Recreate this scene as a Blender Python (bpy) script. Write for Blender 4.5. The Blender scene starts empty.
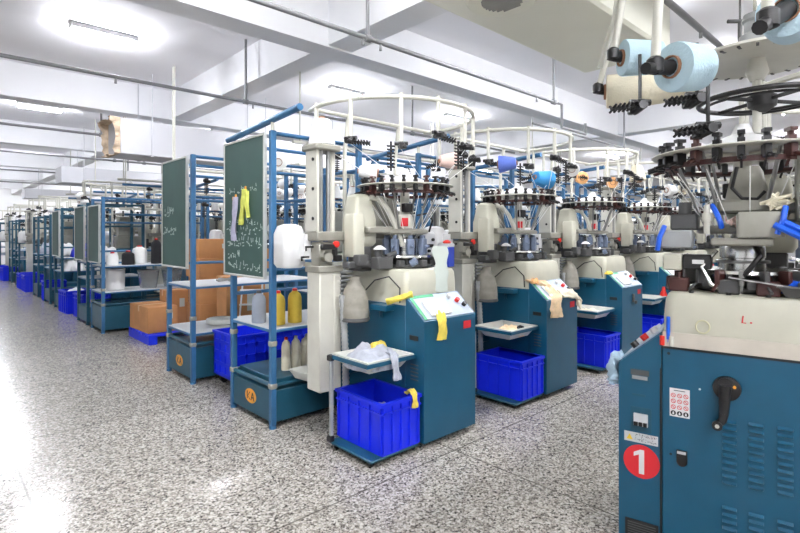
import bpy, bmesh, math, random
from mathutils import Vector, Matrix, noise
random.seed(7)
PI = math.pi
SC = bpy.context.scene
COL = SC.collection
sin, cos = math.sin, math.cos

# ------------------------------------------------------------------ materials
def lin(c):
    return tuple(((v/255)/12.92 if v/255 <= .04045 else ((v/255+.055)/1.055)**2.4) for v in c) + (1,)

def mat(name, rgb, rough=.5, metal=0, var=.08, scale=9, emit=None, alpha=1, coat=0, trans=0, bump=0):
    m = bpy.data.materials.new(name); m.use_nodes = True
    nt = m.node_tree; b = nt.nodes['Principled BSDF']
    b.inputs['Roughness'].default_value = rough
    b.inputs['Metallic'].default_value = metal
    b.inputs['Coat Weight'].default_value = coat
    b.inputs['Transmission Weight'].default_value = trans
    b.inputs['Alpha'].default_value = alpha
    tc = nt.nodes.new('ShaderNodeTexCoord')
    nz = nt.nodes.new('ShaderNodeTexNoise'); nz.inputs['Scale'].default_value = scale; nz.inputs['Detail'].default_value = 4
    nt.links.new(tc.outputs['Object'], nz.inputs['Vector'])
    rp = nt.nodes.new('ShaderNodeValToRGB')
    c = lin(rgb)
    rp.color_ramp.elements[0].position = .3; rp.color_ramp.elements[1].position = .7
    rp.color_ramp.elements[0].color = tuple(max(0, v*(1-var)) for v in c[:3]) + (1,)
    rp.color_ramp.elements[1].color = tuple(min(1, v*(1+var)) for v in c[:3]) + (1,)
    nt.links.new(nz.outputs['Fac'], rp.inputs['Fac'])
    nt.links.new(rp.outputs['Color'], b.inputs['Base Color'])
    if bump:
        bp = nt.nodes.new('ShaderNodeBump'); bp.inputs['Strength'].default_value = bump; bp.inputs['Distance'].default_value = .01
        n2 = nt.nodes.new('ShaderNodeTexNoise'); n2.inputs['Scale'].default_value = scale*12
        nt.links.new(tc.outputs['Object'], n2.inputs['Vector'])
        nt.links.new(n2.outputs['Fac'], bp.inputs['Height']); nt.links.new(bp.outputs['Normal'], b.inputs['Normal'])
    if emit:
        b.inputs['Emission Color'].default_value = lin(rgb); b.inputs['Emission Strength'].default_value = emit
    return m

TEAL = mat('teal_paint', (14, 78, 106), .36, var=.05)
RBLUE = mat('rack_blue_paint', (48, 98, 138), .42, var=.08)
RDARK = mat('rack_dark_teal', (26, 76, 96), .42, var=.08)
BEIGE = mat('beige_shell', (192, 190, 174), .42, var=.04)
CREAM = mat('cream_enamel', (200, 198, 187), .38, var=.05)
CAST = mat('grey_casting', (146, 144, 134), .48, metal=.1, var=.1)
GREY = mat('mid_grey_plastic', (150, 152, 152), .5)
DGREY = mat('dark_grey', (78, 78, 78), .5)
BLACK = mat('black_plastic', (24, 23, 24), .42)
BROWN = mat('dark_red_brown_plastic', (66, 32, 28), .45)
CHROME = mat('steel', (196, 196, 194), .24, metal=1, var=.05)
STEEL = mat('dull_steel', (150, 150, 148), .42, metal=.8)
SELECT = mat('blue_grey_selector', (108, 120, 142), .42)
CRATE = mat('blue_crate_plastic', (18, 42, 226), .36, var=.05)
PALLET = mat('bright_blue_pallet', (20, 50, 225), .45)
TRAY = mat('grey_white_tray', (205, 205, 198), .5)
WHITE = mat('white_plastic', (220, 220, 220), .45, var=.02)
PAPER = mat('paper', (186, 194, 186), .75, var=.03)
CARD = mat('cardboard', (186, 132, 84), .8, var=.1, scale=5)
TAPE = mat('packing_tape', (200, 158, 112), .3, var=.04)
BOARD = mat('green_chalkboard', (52, 82, 76), .55, var=.12, scale=3)
ALU = mat('aluminium_trim', (205, 205, 200), .35, metal=.6)
CHALK = mat('chalk', (178, 192, 186), .9)
ORANGE = mat('orange_emblem', (222, 150, 50), .5)
RED = mat('red_vinyl', (206, 34, 44), .45, var=.03)
REDB = mat('red_button', (215, 40, 30), .35)
GREEN = mat('green_trim', (36, 150, 96), .45)
PANELG = mat('grey_control_panel', (160, 172, 188), .4, var=.04)
YELLOWY = mat('yellow_yarn', (214, 184, 70), .85, var=.08, bump=.4)
GREYY = mat('grey_yarn', (150, 158, 172), .85, var=.08, bump=.4)
CREAMY = mat('cream_yarn', (232, 224, 200), .85, var=.05, bump=.4)
WHITEY = mat('white_yarn', (238, 238, 236), .85, var=.03, bump=.4)
PINKY = mat('pale_pink_yarn', (230, 200, 190), .85, var=.05, bump=.4)
LBLUEY = mat('light_blue_yarn', (184, 210, 222), .85, var=.04, bump=.3)
BLUEY = mat('bright_blue_yarn', (58, 140, 200), .85, var=.05, bump=.3)
VIOLY = mat('violet_blue_yarn', (96, 120, 205), .85, var=.05, bump=.3)
ORANY = mat('orange_yarn', (232, 176, 120), .85, var=.05, bump=.3)
BLACKY = mat('black_yarn', (30, 30, 34), .85, var=.1, bump=.3)
TUBEC = mat('brown_card_tube', (150, 110, 84), .8)
GCLOTH = mat('grey_knit_cloth', (176, 180, 192), .9, var=.14, scale=20, bump=.5)
YCLOTH = mat('yellow_knit_cloth', (232, 208, 92), .9, var=.12, scale=20, bump=.5)
PCLOTH = mat('peach_knit_cloth', (236, 206, 168), .9, var=.12, scale=20, bump=.5)
BCLOTH = mat('pale_blue_knit_cloth', (186, 212, 230), .9, var=.1, scale=20, bump=.5)
LCLOTH = mat('lilac_knit_cloth', (170, 168, 190), .9, var=.1, scale=20, bump=.5)
LIMEC = mat('lime_knit_cloth', (196, 200, 96), .9, var=.12, scale=20, bump=.5)
BAG = mat('grey_filter_cloth', (142, 138, 128), .7, var=.18, scale=14)
HOSE = mat('blue_air_hose', (24, 92, 214), .35)
CLEAR = mat('clear_plastic', (225, 230, 232), .12, trans=.75, alpha=.75)
TUBEG = mat('lamp_tube', (246, 248, 255), .4, emit=210)
PIPE = mat('grey_steel_pipe', (128, 128, 130), .42, metal=.3)
DUCTB = mat('beige_duct', (228, 227, 212), .55, var=.03, scale=2)
DUCTW = mat('white_duct', (198, 198, 202), .5, var=.02, scale=2)
FOAM = mat('torn_insulation', (190, 170, 146), .9, var=.35, scale=9)
CEILM = mat('white_painted_ceiling', (244, 243, 246), .8, var=.02, scale=1)
BEAMM = mat('grey_white_beam', (236, 236, 238), .8, var=.03, scale=1)
WALLM = mat('white_painted_wall', (226, 226, 226), .8, var=.03, scale=1)
GLASS = mat('frosted_pane', (222, 232, 240), .3, var=.02, emit=.25)
YSIGN = mat('yellow_warning', (230, 195, 50), .5)
LGREY = mat('light_grey_label', (196, 198, 200), .55, var=.03)

def floor_material():
    m = bpy.data.materials.new('terrazzo'); m.use_nodes = True
    nt = m.node_tree; N = nt.nodes; L = nt.links; b = N['Principled BSDF']
    tc = N.new('ShaderNodeTexCoord')
    v1 = N.new('ShaderNodeTexVoronoi'); v1.inputs['Scale'].default_value = 74
    v2 = N.new('ShaderNodeTexVoronoi'); v2.inputs['Scale'].default_value = 120
    for v in (v1, v2): L.new(tc.outputs['Object'], v.inputs['Vector'])
    def ramp(src, pts):
        s = N.new('ShaderNodeSeparateColor'); L.new(src, s.inputs['Color'])
        r = N.new('ShaderNodeValToRGB'); r.color_ramp.interpolation = 'CONSTANT'
        e = r.color_ramp.elements
        while len(e) < len(pts): e.new(.5)
        for q, (p, c) in zip(e, pts): q.position = p; q.color = lin(c)
        L.new(s.outputs['Red'], r.inputs['Fac']); return r.outputs['Color']
    c1 = ramp(v1.outputs['Color'], [(0, (42, 40, 38)), (.2, (110, 104, 97)), (.37, (164, 158, 149)), (.62, (196, 191, 182)), (.85, (216, 212, 205))])
    c2 = ramp(v2.outputs['Color'], [(0, (58, 54, 50)), (.25, (132, 126, 118)), (.55, (184, 179, 171))])
    mx = N.new('ShaderNodeMix'); mx.data_type = 'RGBA'; mx.inputs['Factor'].default_value = .5
    L.new(c1, mx.inputs['A']); L.new(c2, mx.inputs['B'])
    sp = N.new('ShaderNodeSeparateXYZ'); L.new(tc.outputs['Object'], sp.inputs['Vector'])
    def line(out, off):
        a = N.new('ShaderNodeMath'); a.operation = 'ADD'; a.inputs[1].default_value = 100*2.4 - off; L.new(out, a.inputs[0])
        q = N.new('ShaderNodeMath'); q.operation = 'MODULO'; q.inputs[1].default_value = 2.4; L.new(a.outputs[0], q.inputs[0])
        t = N.new('ShaderNodeMath'); t.operation = 'LESS_THAN'; t.inputs[1].default_value = .012; L.new(q.outputs[0], t.inputs[0]); return t.outputs[0]
    mxm = N.new('ShaderNodeMath'); mxm.operation = 'MAXIMUM'; L.new(line(sp.outputs['X'], .45), mxm.inputs[0]); L.new(line(sp.outputs['Y'], 2.45), mxm.inputs[1])
    m2 = N.new('ShaderNodeMix'); m2.data_type = 'RGBA'; m2.inputs['B'].default_value = lin((70, 66, 60))
    sc = N.new('ShaderNodeMath'); sc.operation = 'MULTIPLY'; sc.inputs[1].default_value = .75; L.new(mxm.outputs[0], sc.inputs[0])
    L.new(sc.outputs[0], m2.inputs['Factor']); L.new(mx.outputs['Result'], m2.inputs['A'])
    nz = N.new('ShaderNodeTexNoise'); nz.inputs['Scale'].default_value = 1.1; nz.inputs['Detail'].default_value = 5
    L.new(tc.outputs['Object'], nz.inputs['Vector'])
    mr = N.new('ShaderNodeMapRange'); mr.inputs['To Min'].default_value = .13; mr.inputs['To Max'].default_value = .27
    L.new(nz.outputs['Fac'], mr.inputs['Value']); L.new(mr.outputs['Result'], b.inputs['Roughness'])
    L.new(m2.outputs['Result'], b.inputs['Base Color'])
    b.inputs['Coat Weight'].default_value = 0; b.inputs['Specular IOR Level'].default_value = .24
    return m
FLOORM = floor_material()

# ------------------------------------------------------------------ mesh builder
class MB:
    def __init__(s): s.v = []; s.f = []; s.mi = []; s.k = 0; s.xf = Matrix()
    def add(s, vs, fs):
        n = len(s.v)
        s.v += [tuple(s.xf @ Vector(p)) for p in vs]
        s.f += [tuple(i+n for i in f) for f in fs]; s.mi += [s.k]*len(fs); return s
    def box(s, x0, x1, y0, y1, z0, z1, b=0):
        lo, hi = (x0, y0, z0), (x1, y1, z1)
        if b <= 0:
            vs = [(X, Y, Z) for X in (x0, x1) for Y in (y0, y1) for Z in (z0, z1)]
            return s.add(vs, [(0,1,3,2),(4,6,7,5),(0,4,5,1),(2,3,7,6),(0,2,6,4),(1,5,7,3)])
        b = min(b, .49*min(x1-x0, y1-y0, z1-z0)); vs = []; idx = {}
        for c in range(8):
            sg = [(c >> i) & 1 for i in range(3)]
            for a in range(3):
                p = [hi[i] if sg[i] else lo[i] for i in range(3)]
                for i in range(3):
                    if i != a: p[i] += -b if sg[i] else b
                idx[c, a] = len(vs); vs.append(tuple(p))
        fs = []
        for a in range(3):
            o1, o2 = (a+1) % 3, (a+2) % 3
            for t in (0, 1):
                cs = [(t << a) | (p << o1) | (q << o2) for p, q in ((0,0),(1,0),(1,1),(0,1))]
                fs.append(tuple(idx[c, a] for c in cs))
            for p in (0, 1):
                for q in (0, 1):
                    c0 = (p << o1) | (q << o2); c1 = c0 | (1 << a)
                    fs.append((idx[c0, o1], idx[c1, o1], idx[c1, o2], idx[c0, o2]))
        for c in range(8): fs.append((idx[c, 0], idx[c, 1], idx[c, 2]))
        return s.add(vs, fs)
    def cbox(s, c, d, b=0): return s.box(c[0]-d[0]/2, c[0]+d[0]/2, c[1]-d[1]/2, c[1]+d[1]/2, c[2]-d[2]/2, c[2]+d[2]/2, b)
    def tube(s, pts, r, n=8, closed=False):
        P = [Vector(p) for p in pts]; m = len(P); R = r if isinstance(r, (list, tuple)) else [r]*m
        T = []
        for i in range(m):
            a = P[(i-1) % m] if (closed or i) else P[i]; b = P[(i+1) % m] if (closed or i < m-1) else P[i]
            T.append((b-a).normalized())
        up = Vector((0, 0, 1)) if abs(T[0].z) < .9 else Vector((1, 0, 0))
        nrm = (up - T[0]*up.dot(T[0])).normalized(); vs = []; fs = []
        for i in range(m):
            nrm = (nrm - T[i]*nrm.dot(T[i])).normalized(); bn = T[i].cross(nrm)
            for j in range(n):
                a = 2*PI*j/n; vs.append(P[i] + (nrm*cos(a) + bn*sin(a))*R[i])
        for i in range(m if closed else m-1):
            for j in range(n):
                fs.append((i*n+j, i*n+(j+1) % n, ((i+1) % m)*n+(j+1) % n, ((i+1) % m)*n+j))
        if not closed: fs += [tuple(range(n)), tuple((m-1)*n+j for j in range(n))]
        return s.add(vs, fs)
    def cyl(s, p0, p1, r0, r1=None, n=14): return s.tube([p0, p1], [r0, r0 if r1 is None else r1], n)
    def lathe(s, prof, c=(0,0,0), n=24, M=None, closed=False):
        vs = []; fs = []; m = len(prof); M = M or Matrix()
        for r, z in prof:
            for j in range(n):
                a = 2*PI*j/n; vs.append(Vector(c) + M @ Vector((r*cos(a), r*sin(a), z)))
        for i in range(m if closed else m-1):
            for j in range(n):
                k = (i+1) % m
                fs.append((i*n+j, i*n+(j+1) % n, k*n+(j+1) % n, k*n+j))
        if not closed: fs += [tuple(range(n)), tuple((m-1)*n+j for j in range(n))]
        return s.add(vs, fs)
    def prism(s, poly, fn, d0, d1):
        n = len(poly); vs = [fn(u, v, d0) for u, v in poly] + [fn(u, v, d1) for u, v in poly]
        return s.add(vs, [tuple(range(n)), tuple(range(n, 2*n))] + [(i, (i+1) % n, n+(i+1) % n, n+i) for i in range(n)])
    def loft(s, x0, x1, y0, y1, rad, lev, seg=5):
        vs = []; fs = []; n = 4*(seg+1)
        for z, ins in lev:
            a0, a1, b0, b1 = x0+ins, x1-ins, y0+ins, y1-ins; r = max(.001, rad-ins*.3)
            for cx, cy, st in ((a1-r, b1-r, 0), (a0+r, b1-r, 1), (a0+r, b0+r, 2), (a1-r, b0+r, 3)):
                for j in range(seg+1):
                    a = PI/2*(st + j/seg); vs.append((cx+r*cos(a), cy+r*sin(a), z))
        for i in range(len(lev)-1):
            for j in range(n): fs.append((i*n+j, i*n+(j+1) % n, (i+1)*n+(j+1) % n, (i+1)*n+j))
        fs += [tuple(range(n)), tuple((len(lev)-1)*n+j for j in range(n))]
        return s.add(vs, fs)
    def obj(s, name, mats, parent=None, smooth=40, loc=None):
        me = bpy.data.meshes.new(name); me.from_pydata(s.v, [], s.f)
        bm = bmesh.new(); bm.from_mesh(me); bmesh.ops.recalc_face_normals(bm, faces=bm.faces); bm.to_mesh(me); bm.free()
        for m in (mats if isinstance(mats, (list, tuple)) else [mats]): me.materials.append(m)
        if max(s.mi, default=0) > 0: me.polygons.foreach_set('material_index', s.mi)
        if smooth:
            me.polygons.foreach_set('use_smooth', [True]*len(me.polygons)); me.set_sharp_from_angle(angle=math.radians(smooth))
        o = bpy.data.objects.new(name, me); COL.objects.link(o)
        if parent: o.parent = parent
        if loc: o.location = loc
        return o

def rot(axis, deg): return Matrix.Rotation(math.radians(deg), 4, axis)
def trans(x, y, z): return Matrix.Translation((x, y, z))
def tag(o, label, cat, group=None, kind=None):
    o['label'] = label; o['category'] = cat
    if group: o['group'] = group
    if kind: o['kind'] = kind
    return o
def thing(name, label, cat, loc=(0,0,0), rz=0, group=None):
    o = bpy.data.objects.new(name, None); COL.objects.link(o); o.empty_display_size = .1
    o.location = loc; o.rotation_euler = (0, 0, math.radians(rz)); return tag(o, label, cat, group)
def struct(o): o['kind'] = 'structure'; return o
KIDS = {}
def copy_tree(o, parent=None):
    c = o.copy(); COL.objects.link(c)
    if parent: c.parent = parent
    for ch in o.children: copy_tree(ch, c)
    return c
def place(o, loc, rz, label, group=None, cat=None):
    c = copy_tree(o); c.location = loc; c.rotation_euler = (0, 0, math.radians(rz)); c['label'] = label
    if group: c['group'] = group
    elif 'group' in c: del c['group']
    return c

# ------------------------------------------------------------------ setting
X0, X1, Y0, Y1, ZC = -3.2, 26, -3.5, 32, 4.1
struct(MB().box(X0, X1, Y0, Y1, -.1, 0).obj('floor', FLOORM, smooth=0))
struct(MB().box(X0, X1, Y0, Y1, ZC, ZC+.15).obj('ceiling', CEILM, smooth=0))
struct(MB().box(X0-.2, X0, Y0, Y1, 0, ZC).obj('wall_left', WALLM, smooth=0))
struct(MB().box(X1, X1+.2, Y0, Y1, 0, ZC).obj('wall_right', WALLM, smooth=0))
struct(MB().box(X0, X1, Y0-.2, Y0, 0, ZC).obj('wall_rear', WALLM, smooth=0))
struct(MB().box(X0, X1, Y1, Y1+.2, 0, ZC).obj('wall_far', WALLM, smooth=0))
for i, y in enumerate((-.15, 4.62, 9.35, 14.1, 18.8, 23.5, 28.2)):
    struct(MB().box(X0, X1, y-.15, y+.15, 3.6, ZC).obj('ceiling_beam', BEAMM, smooth=0))
for x in (-3.0, 3.3, 10.4, 17.5, 24.5):
    struct(MB().box(x-.16, x+.16, Y0, Y1, 3.62, ZC).obj('ceiling_beam', BEAMM, smooth=0))
for i, (x, y) in enumerate(((X0, 2.2), (X0, 7), (X0, 11.8), (X0, 16.5), (X0, 21.2))):
    w = MB().box(x, x+.05, y-1.1, y-1.04, 1, 3).box(x, x+.05, y+1.04, y+1.1, 1, 3).box(x, x+.05, y-1.04, y+1.04, 1, 1.06).box(x, x+.05, y-1.04, y+1.04, 2.94, 3).box(x, x+.05, y-.03, y+.03, 1.06, 2.94)
    f = struct(w.obj('window_%d' % (i+1), ALU, smooth=0))
    MB().box(x+.01, x+.02, y-1.04, y+1.04, 1.06, 2.94).obj('pane', GLASS, f, smooth=0)

# ------------------------------------------------------------------ lamps, pipes, ducts
def lamp(x, y, label, group=None, first=[None]):
    if first[0] is None:
        t = thing('ceiling_lamp', label, 'lamp', (x, y, 3.98), 0, group); first[0] = t
        MB().box(-.36, .36, -.07, .07, .05, .12, .01).obj('housing', WHITE, t)
        for sy in (-.045, .045):
            MB().cyl((-.34, sy, .025), (.34, sy, .025), .02, n=8).obj('lamp_tube', TUBEG, t)
        return t
    return place(first[0], (x, y, 3.98), 0, label, group)
for y in (-1.8, 2.1, 7.0, 11.8, 16.5, 21.2, 26, 30.4):  # first row added to brighten the right machine, last two the far wall
    for x in (-.9, 1.6, 5.3, 8.2, 12.2, 15.6, 19.4):
        if (x < 0 and y > 3) or (y < 0 and x > 6): continue
        if (x, y) == (1.6, 7.0): lamp(x, y, 'bright tube lamp on the ceiling bay above the aisle end of the chalkboard racks')
        elif (x, y) == (1.6, 11.8): lamp(x, y, 'bright tube lamp second along the aisle, left of the open white duct')
        elif (x, y) == (1.6, 16.5): lamp(x, y, 'bright tube lamp third along the aisle, low against the far beams')
        elif (x, y) == (5.3, 7.0): lamp(x, y, 'bright tube lamp above the creel ring of the first machine')
        else: lamp(x, y, 'twin tube ceiling lamp over the hall, nearest and farthest rows added for light', 'ceiling lamps above the machine rows')

def pipe_run(label, y, z, xa, xb, drops, heads, r=.021, tail=None):
    t = thing('sprinkler_pipe', label, 'pipe', (0, 0, 0))
    m = MB().cyl((xa, y, z), (xb, y, z), r, n=10)
    for x in heads: m.cyl((x, y, z), (x, y, z-.07), .01, .014, n=6)
    m.obj('pipe', PIPE, t)
    for x in drops:
        MB().cyl((x, y, z), (x, y, ZC), .016, n=8).cyl((x-.03, y, z), (x+.03, y, z), r*1.6, n=10).obj('hanger', PIPE, t)
    if tail: MB().tube(tail, r*.9, 8).obj('elbow', PIPE, t)
    return t
pipe_run('grey sprinkler pipe crossing above the first creel ring, ending in a kink', 3.4, 3.3, -3.1, 5.95, (2.8, 5.9), (2.75, 2.95, 5.5), tail=[(5.95,3.4,3.3),(6.1,3.4,3.3),(6.1,3.4,3.0),(6.75,3.4,3.0),(6.75,3.4,3.15)])
pipe_run('grey sprinkler pipe passing above the nearer chalkboard', 6.1, 3.3, -3.1, 9, (3.0, 6), (1.5, 3.1))
pipe_run('grey sprinkler pipe disappearing behind the torn end of the white duct', 9.85, 3.3, -3.1, 12, (2.2, 6), (2.6,))
pipe_run('grey sprinkler pipe just beyond the torn duct, below the second lamp', 12.3, 3.2, -3.1, 14, (3.0, 3.6, 7), (4,))
pipe_run('fourth grey sprinkler pipe back from the torn duct', 15.8, 3.2, -3.1, 16, (4.2, 8), (4,))
pipe_run('farthest grey sprinkler pipe before the end of the aisle', 19.5, 3.2, -3.1, 16, (4.2, 8), (4,))
pipe_run('grey sprinkler pipe running behind the large light blue cone', 1.36, 3.3, 1.5, 7.2, (2.2,), (4.7,), r=.026)
pipe_run('thin grey pipe stub with bent tip above the middle machines', 3.9, 3.15, 6.2, 9.4, (9.2,), (9.3,), r=.015)

d = thing('air_duct', 'large beige air duct with round louvred outlet overhead', 'duct', (0, 0, 0))
MB().loft(-3, 4.2, 1.42, 2.13, .03, [(3.0, .02), (3.02, 0), (3.55, 0)]).obj('duct_body', DUCTB, d)
for vx in (2.52,):
    v = MB().lathe([(.12,-.005),(.2,-.012),(.21,-.004),(.21,.02),(.12,.02)], (vx, 1.8, 3.0), 32, closed=True).obj('outlet_ring', DUCTB, d)
    m = MB()
    for i in range(-4, 5):
        h = math.sqrt(max(.001, .12**2 - (i*.026)**2)); m.xf = trans(vx+i*.026, 1.8, 2.995) @ rot('Y', 35); m.box(-.014, .014, -h, h, -.002, .002)
    m.obj('louvre_grille', STEEL, v)
    MB().lathe([(.118,.004),(.118,.012)], (vx, 1.8, 2.994), 24).obj('outlet_throat', CAST, v)
MB().cyl((3.55, 2.0, 3.5), (3.55, 2.0, ZC), .012).obj('hanger', PIPE, d)
MB().cyl((1.2, 2.0, 3.5), (1.2, 2.0, ZC), .012).obj('hanger', PIPE, d)

def white_duct(label, y, z0, z1, xa, xb, torn):
    t = thing('air_duct', label, 'duct', (0, 0, 0))
    MB().box(xa, xb, y, y+.7, z0, z1, .012).obj('duct_body', DUCTW, t)
    if torn:
        n = 10; m = MB(); pts = []
        for i in range(4*n):
            k, q = divmod(i, n); q /= n
            yy, zz = ((y+.7*q, z0), (y+.7, z0+(z1-z0)*q), (y+.7-.7*q, z1), (y, z1-(z1-z0)*q))[k]
            pts.append((yy, zz))
        vs = [(xa+.001, a, b) for a, b in pts] + [(xa-.03-.07*random.random()-.10*abs((b-z0)/(z1-z0)-.3), a+random.uniform(-.02,.02), b+random.uniform(-.02,.02)) for a, b in pts]
        vs += [(xa+.03, a*.94+(y+.35)*.06, b*.94+(z0+z1)/2*.06) for a, b in pts]
        N4 = 4*n
        fs = [(i, (i+1) % N4, N4+(i+1) % N4, N4+i) for i in range(N4)] + [(N4+i, N4+(i+1) % N4, 2*N4+(i+1) % N4, 2*N4+i) for i in range(N4)] + [tuple(range(2*N4, 3*N4))]
        m.add(vs, fs); m.obj('torn_insulation', FOAM, t, smooth=0)
    for x in (xa+.45, xa+2.4, xa+4.4):
        if x < xb:
            m = MB().box(x-.02, x+.02, y-.01, y+.71, z0-.012, z0+.0).cyl((x, y-.008, z0), (x, y-.008, ZC), .008, n=6).cyl((x, y+.708, z0), (x, y+.708, ZC), .008, n=6)
            m.obj('hanger', DUCTW, t)
    return t
white_duct('white rectangular air duct with a torn open end above the cartons', 8.45, 2.82, 3.36, 2.14, 9.5, True)
white_duct('smaller white air duct further along the aisle ceiling', 13.7, 2.78, 3.16, 2.25, 9, False)
white_duct('low white air duct at the far end of the aisle', 19.9, 2.74, 3.06, 2.3, 9, False)

# ------------------------------------------------------------------ knitting machine
SL0, SL1 = Vector((-.52, .95)), Vector((-.325, 1.12))
SLL = (SL1-SL0).length; SLD = (SL1-SL0)/SLL; SLN = Vector((-SLD.y, SLD.x))
def sl(x, v, h):   # a point on the sloping console top: x across, v up the slope, h off the surface
    p = SL0 + SLD*v + SLN*h; return (x, p.x, p.y)
RC, RR, RZ = (.02, .20), .72, 2.62
DROPS = [172, 203, 234, 258, 284, 312, 340, 366]
def ringpt(deg, r=RR, z=RZ): a = math.radians(deg); return (RC[0]+r*cos(a), RC[1]+r*sin(a), z)

def feeder_mesh(m, a, r=.36, z=2.0):
    m.xf = m.xf0 @ Matrix.Rotation(a, 4, 'Z') @ trans(r, 0, z)
    m.cbox((0, 0, -.035), (.055, .03, .06), .004); m.cyl((.0, 0, -.012), (.0, 0, .05), .013, n=6)
    m.cbox((.0, 0, .055), (.045, .03, .016)); m.cbox((0, 0, .02), (.03, .03, .02)); m.cyl((.02, 0, -.05), (.075, .012, -.068), .009, n=6); m.cyl((.005, 0, -.05), (-.03, 0, -.10), .006, n=5)
    m.xf = m.xf0.copy()
def clamp_mesh(m, p, a):
    m.xf = m.xf0 @ trans(*p) @ Matrix.Rotation(a, 4, 'Z')
    m.cbox((0, 0, 0), (.065, .05, .05), .012); m.cyl((-.04, 0, -.005), (.06, 0, -.015), .023, n=8); m.cyl((0, -.05, .012), (0, .05, .012), .016, n=8)
    m.cbox((.05, .02, -.02), (.04, .03, .03), .006); m.xf = m.xf0.copy()
def comb_mesh(m, p, a):
    m.xf = m.xf0 @ trans(*p) @ Matrix.Rotation(a, 4, 'Z')
    m.cyl((0, 0, 0), (.16, 0, -.03), .010, n=6)
    for i in range(6):
        x = .03+i*.024; m.cyl((x, -.026, -.018-x*.15), (x, .026, .012-x*.15), .006, n=5); m.cyl((x, .026, -.018-x*.15), (x, -.026, .012-x*.15), .006, n=5)
    m.xf = m.xf0.copy()
def nm():
    m = MB(); m.xf0 = Matrix(); return m
def vertical_comb(m, p):
    m.cyl(p, (p[0], p[1], p[2]-.22), .008, n=6)
    for i in range(7):
        z = p[2]-.04-i*.026
        for a in (0, PI/3, 2*PI/3):
            m.cyl((p[0]-.032*cos(a), p[1]-.032*sin(a), z), (p[0]+.032*cos(a), p[1]+.032*sin(a), z+.012), .005, n=4)

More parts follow.
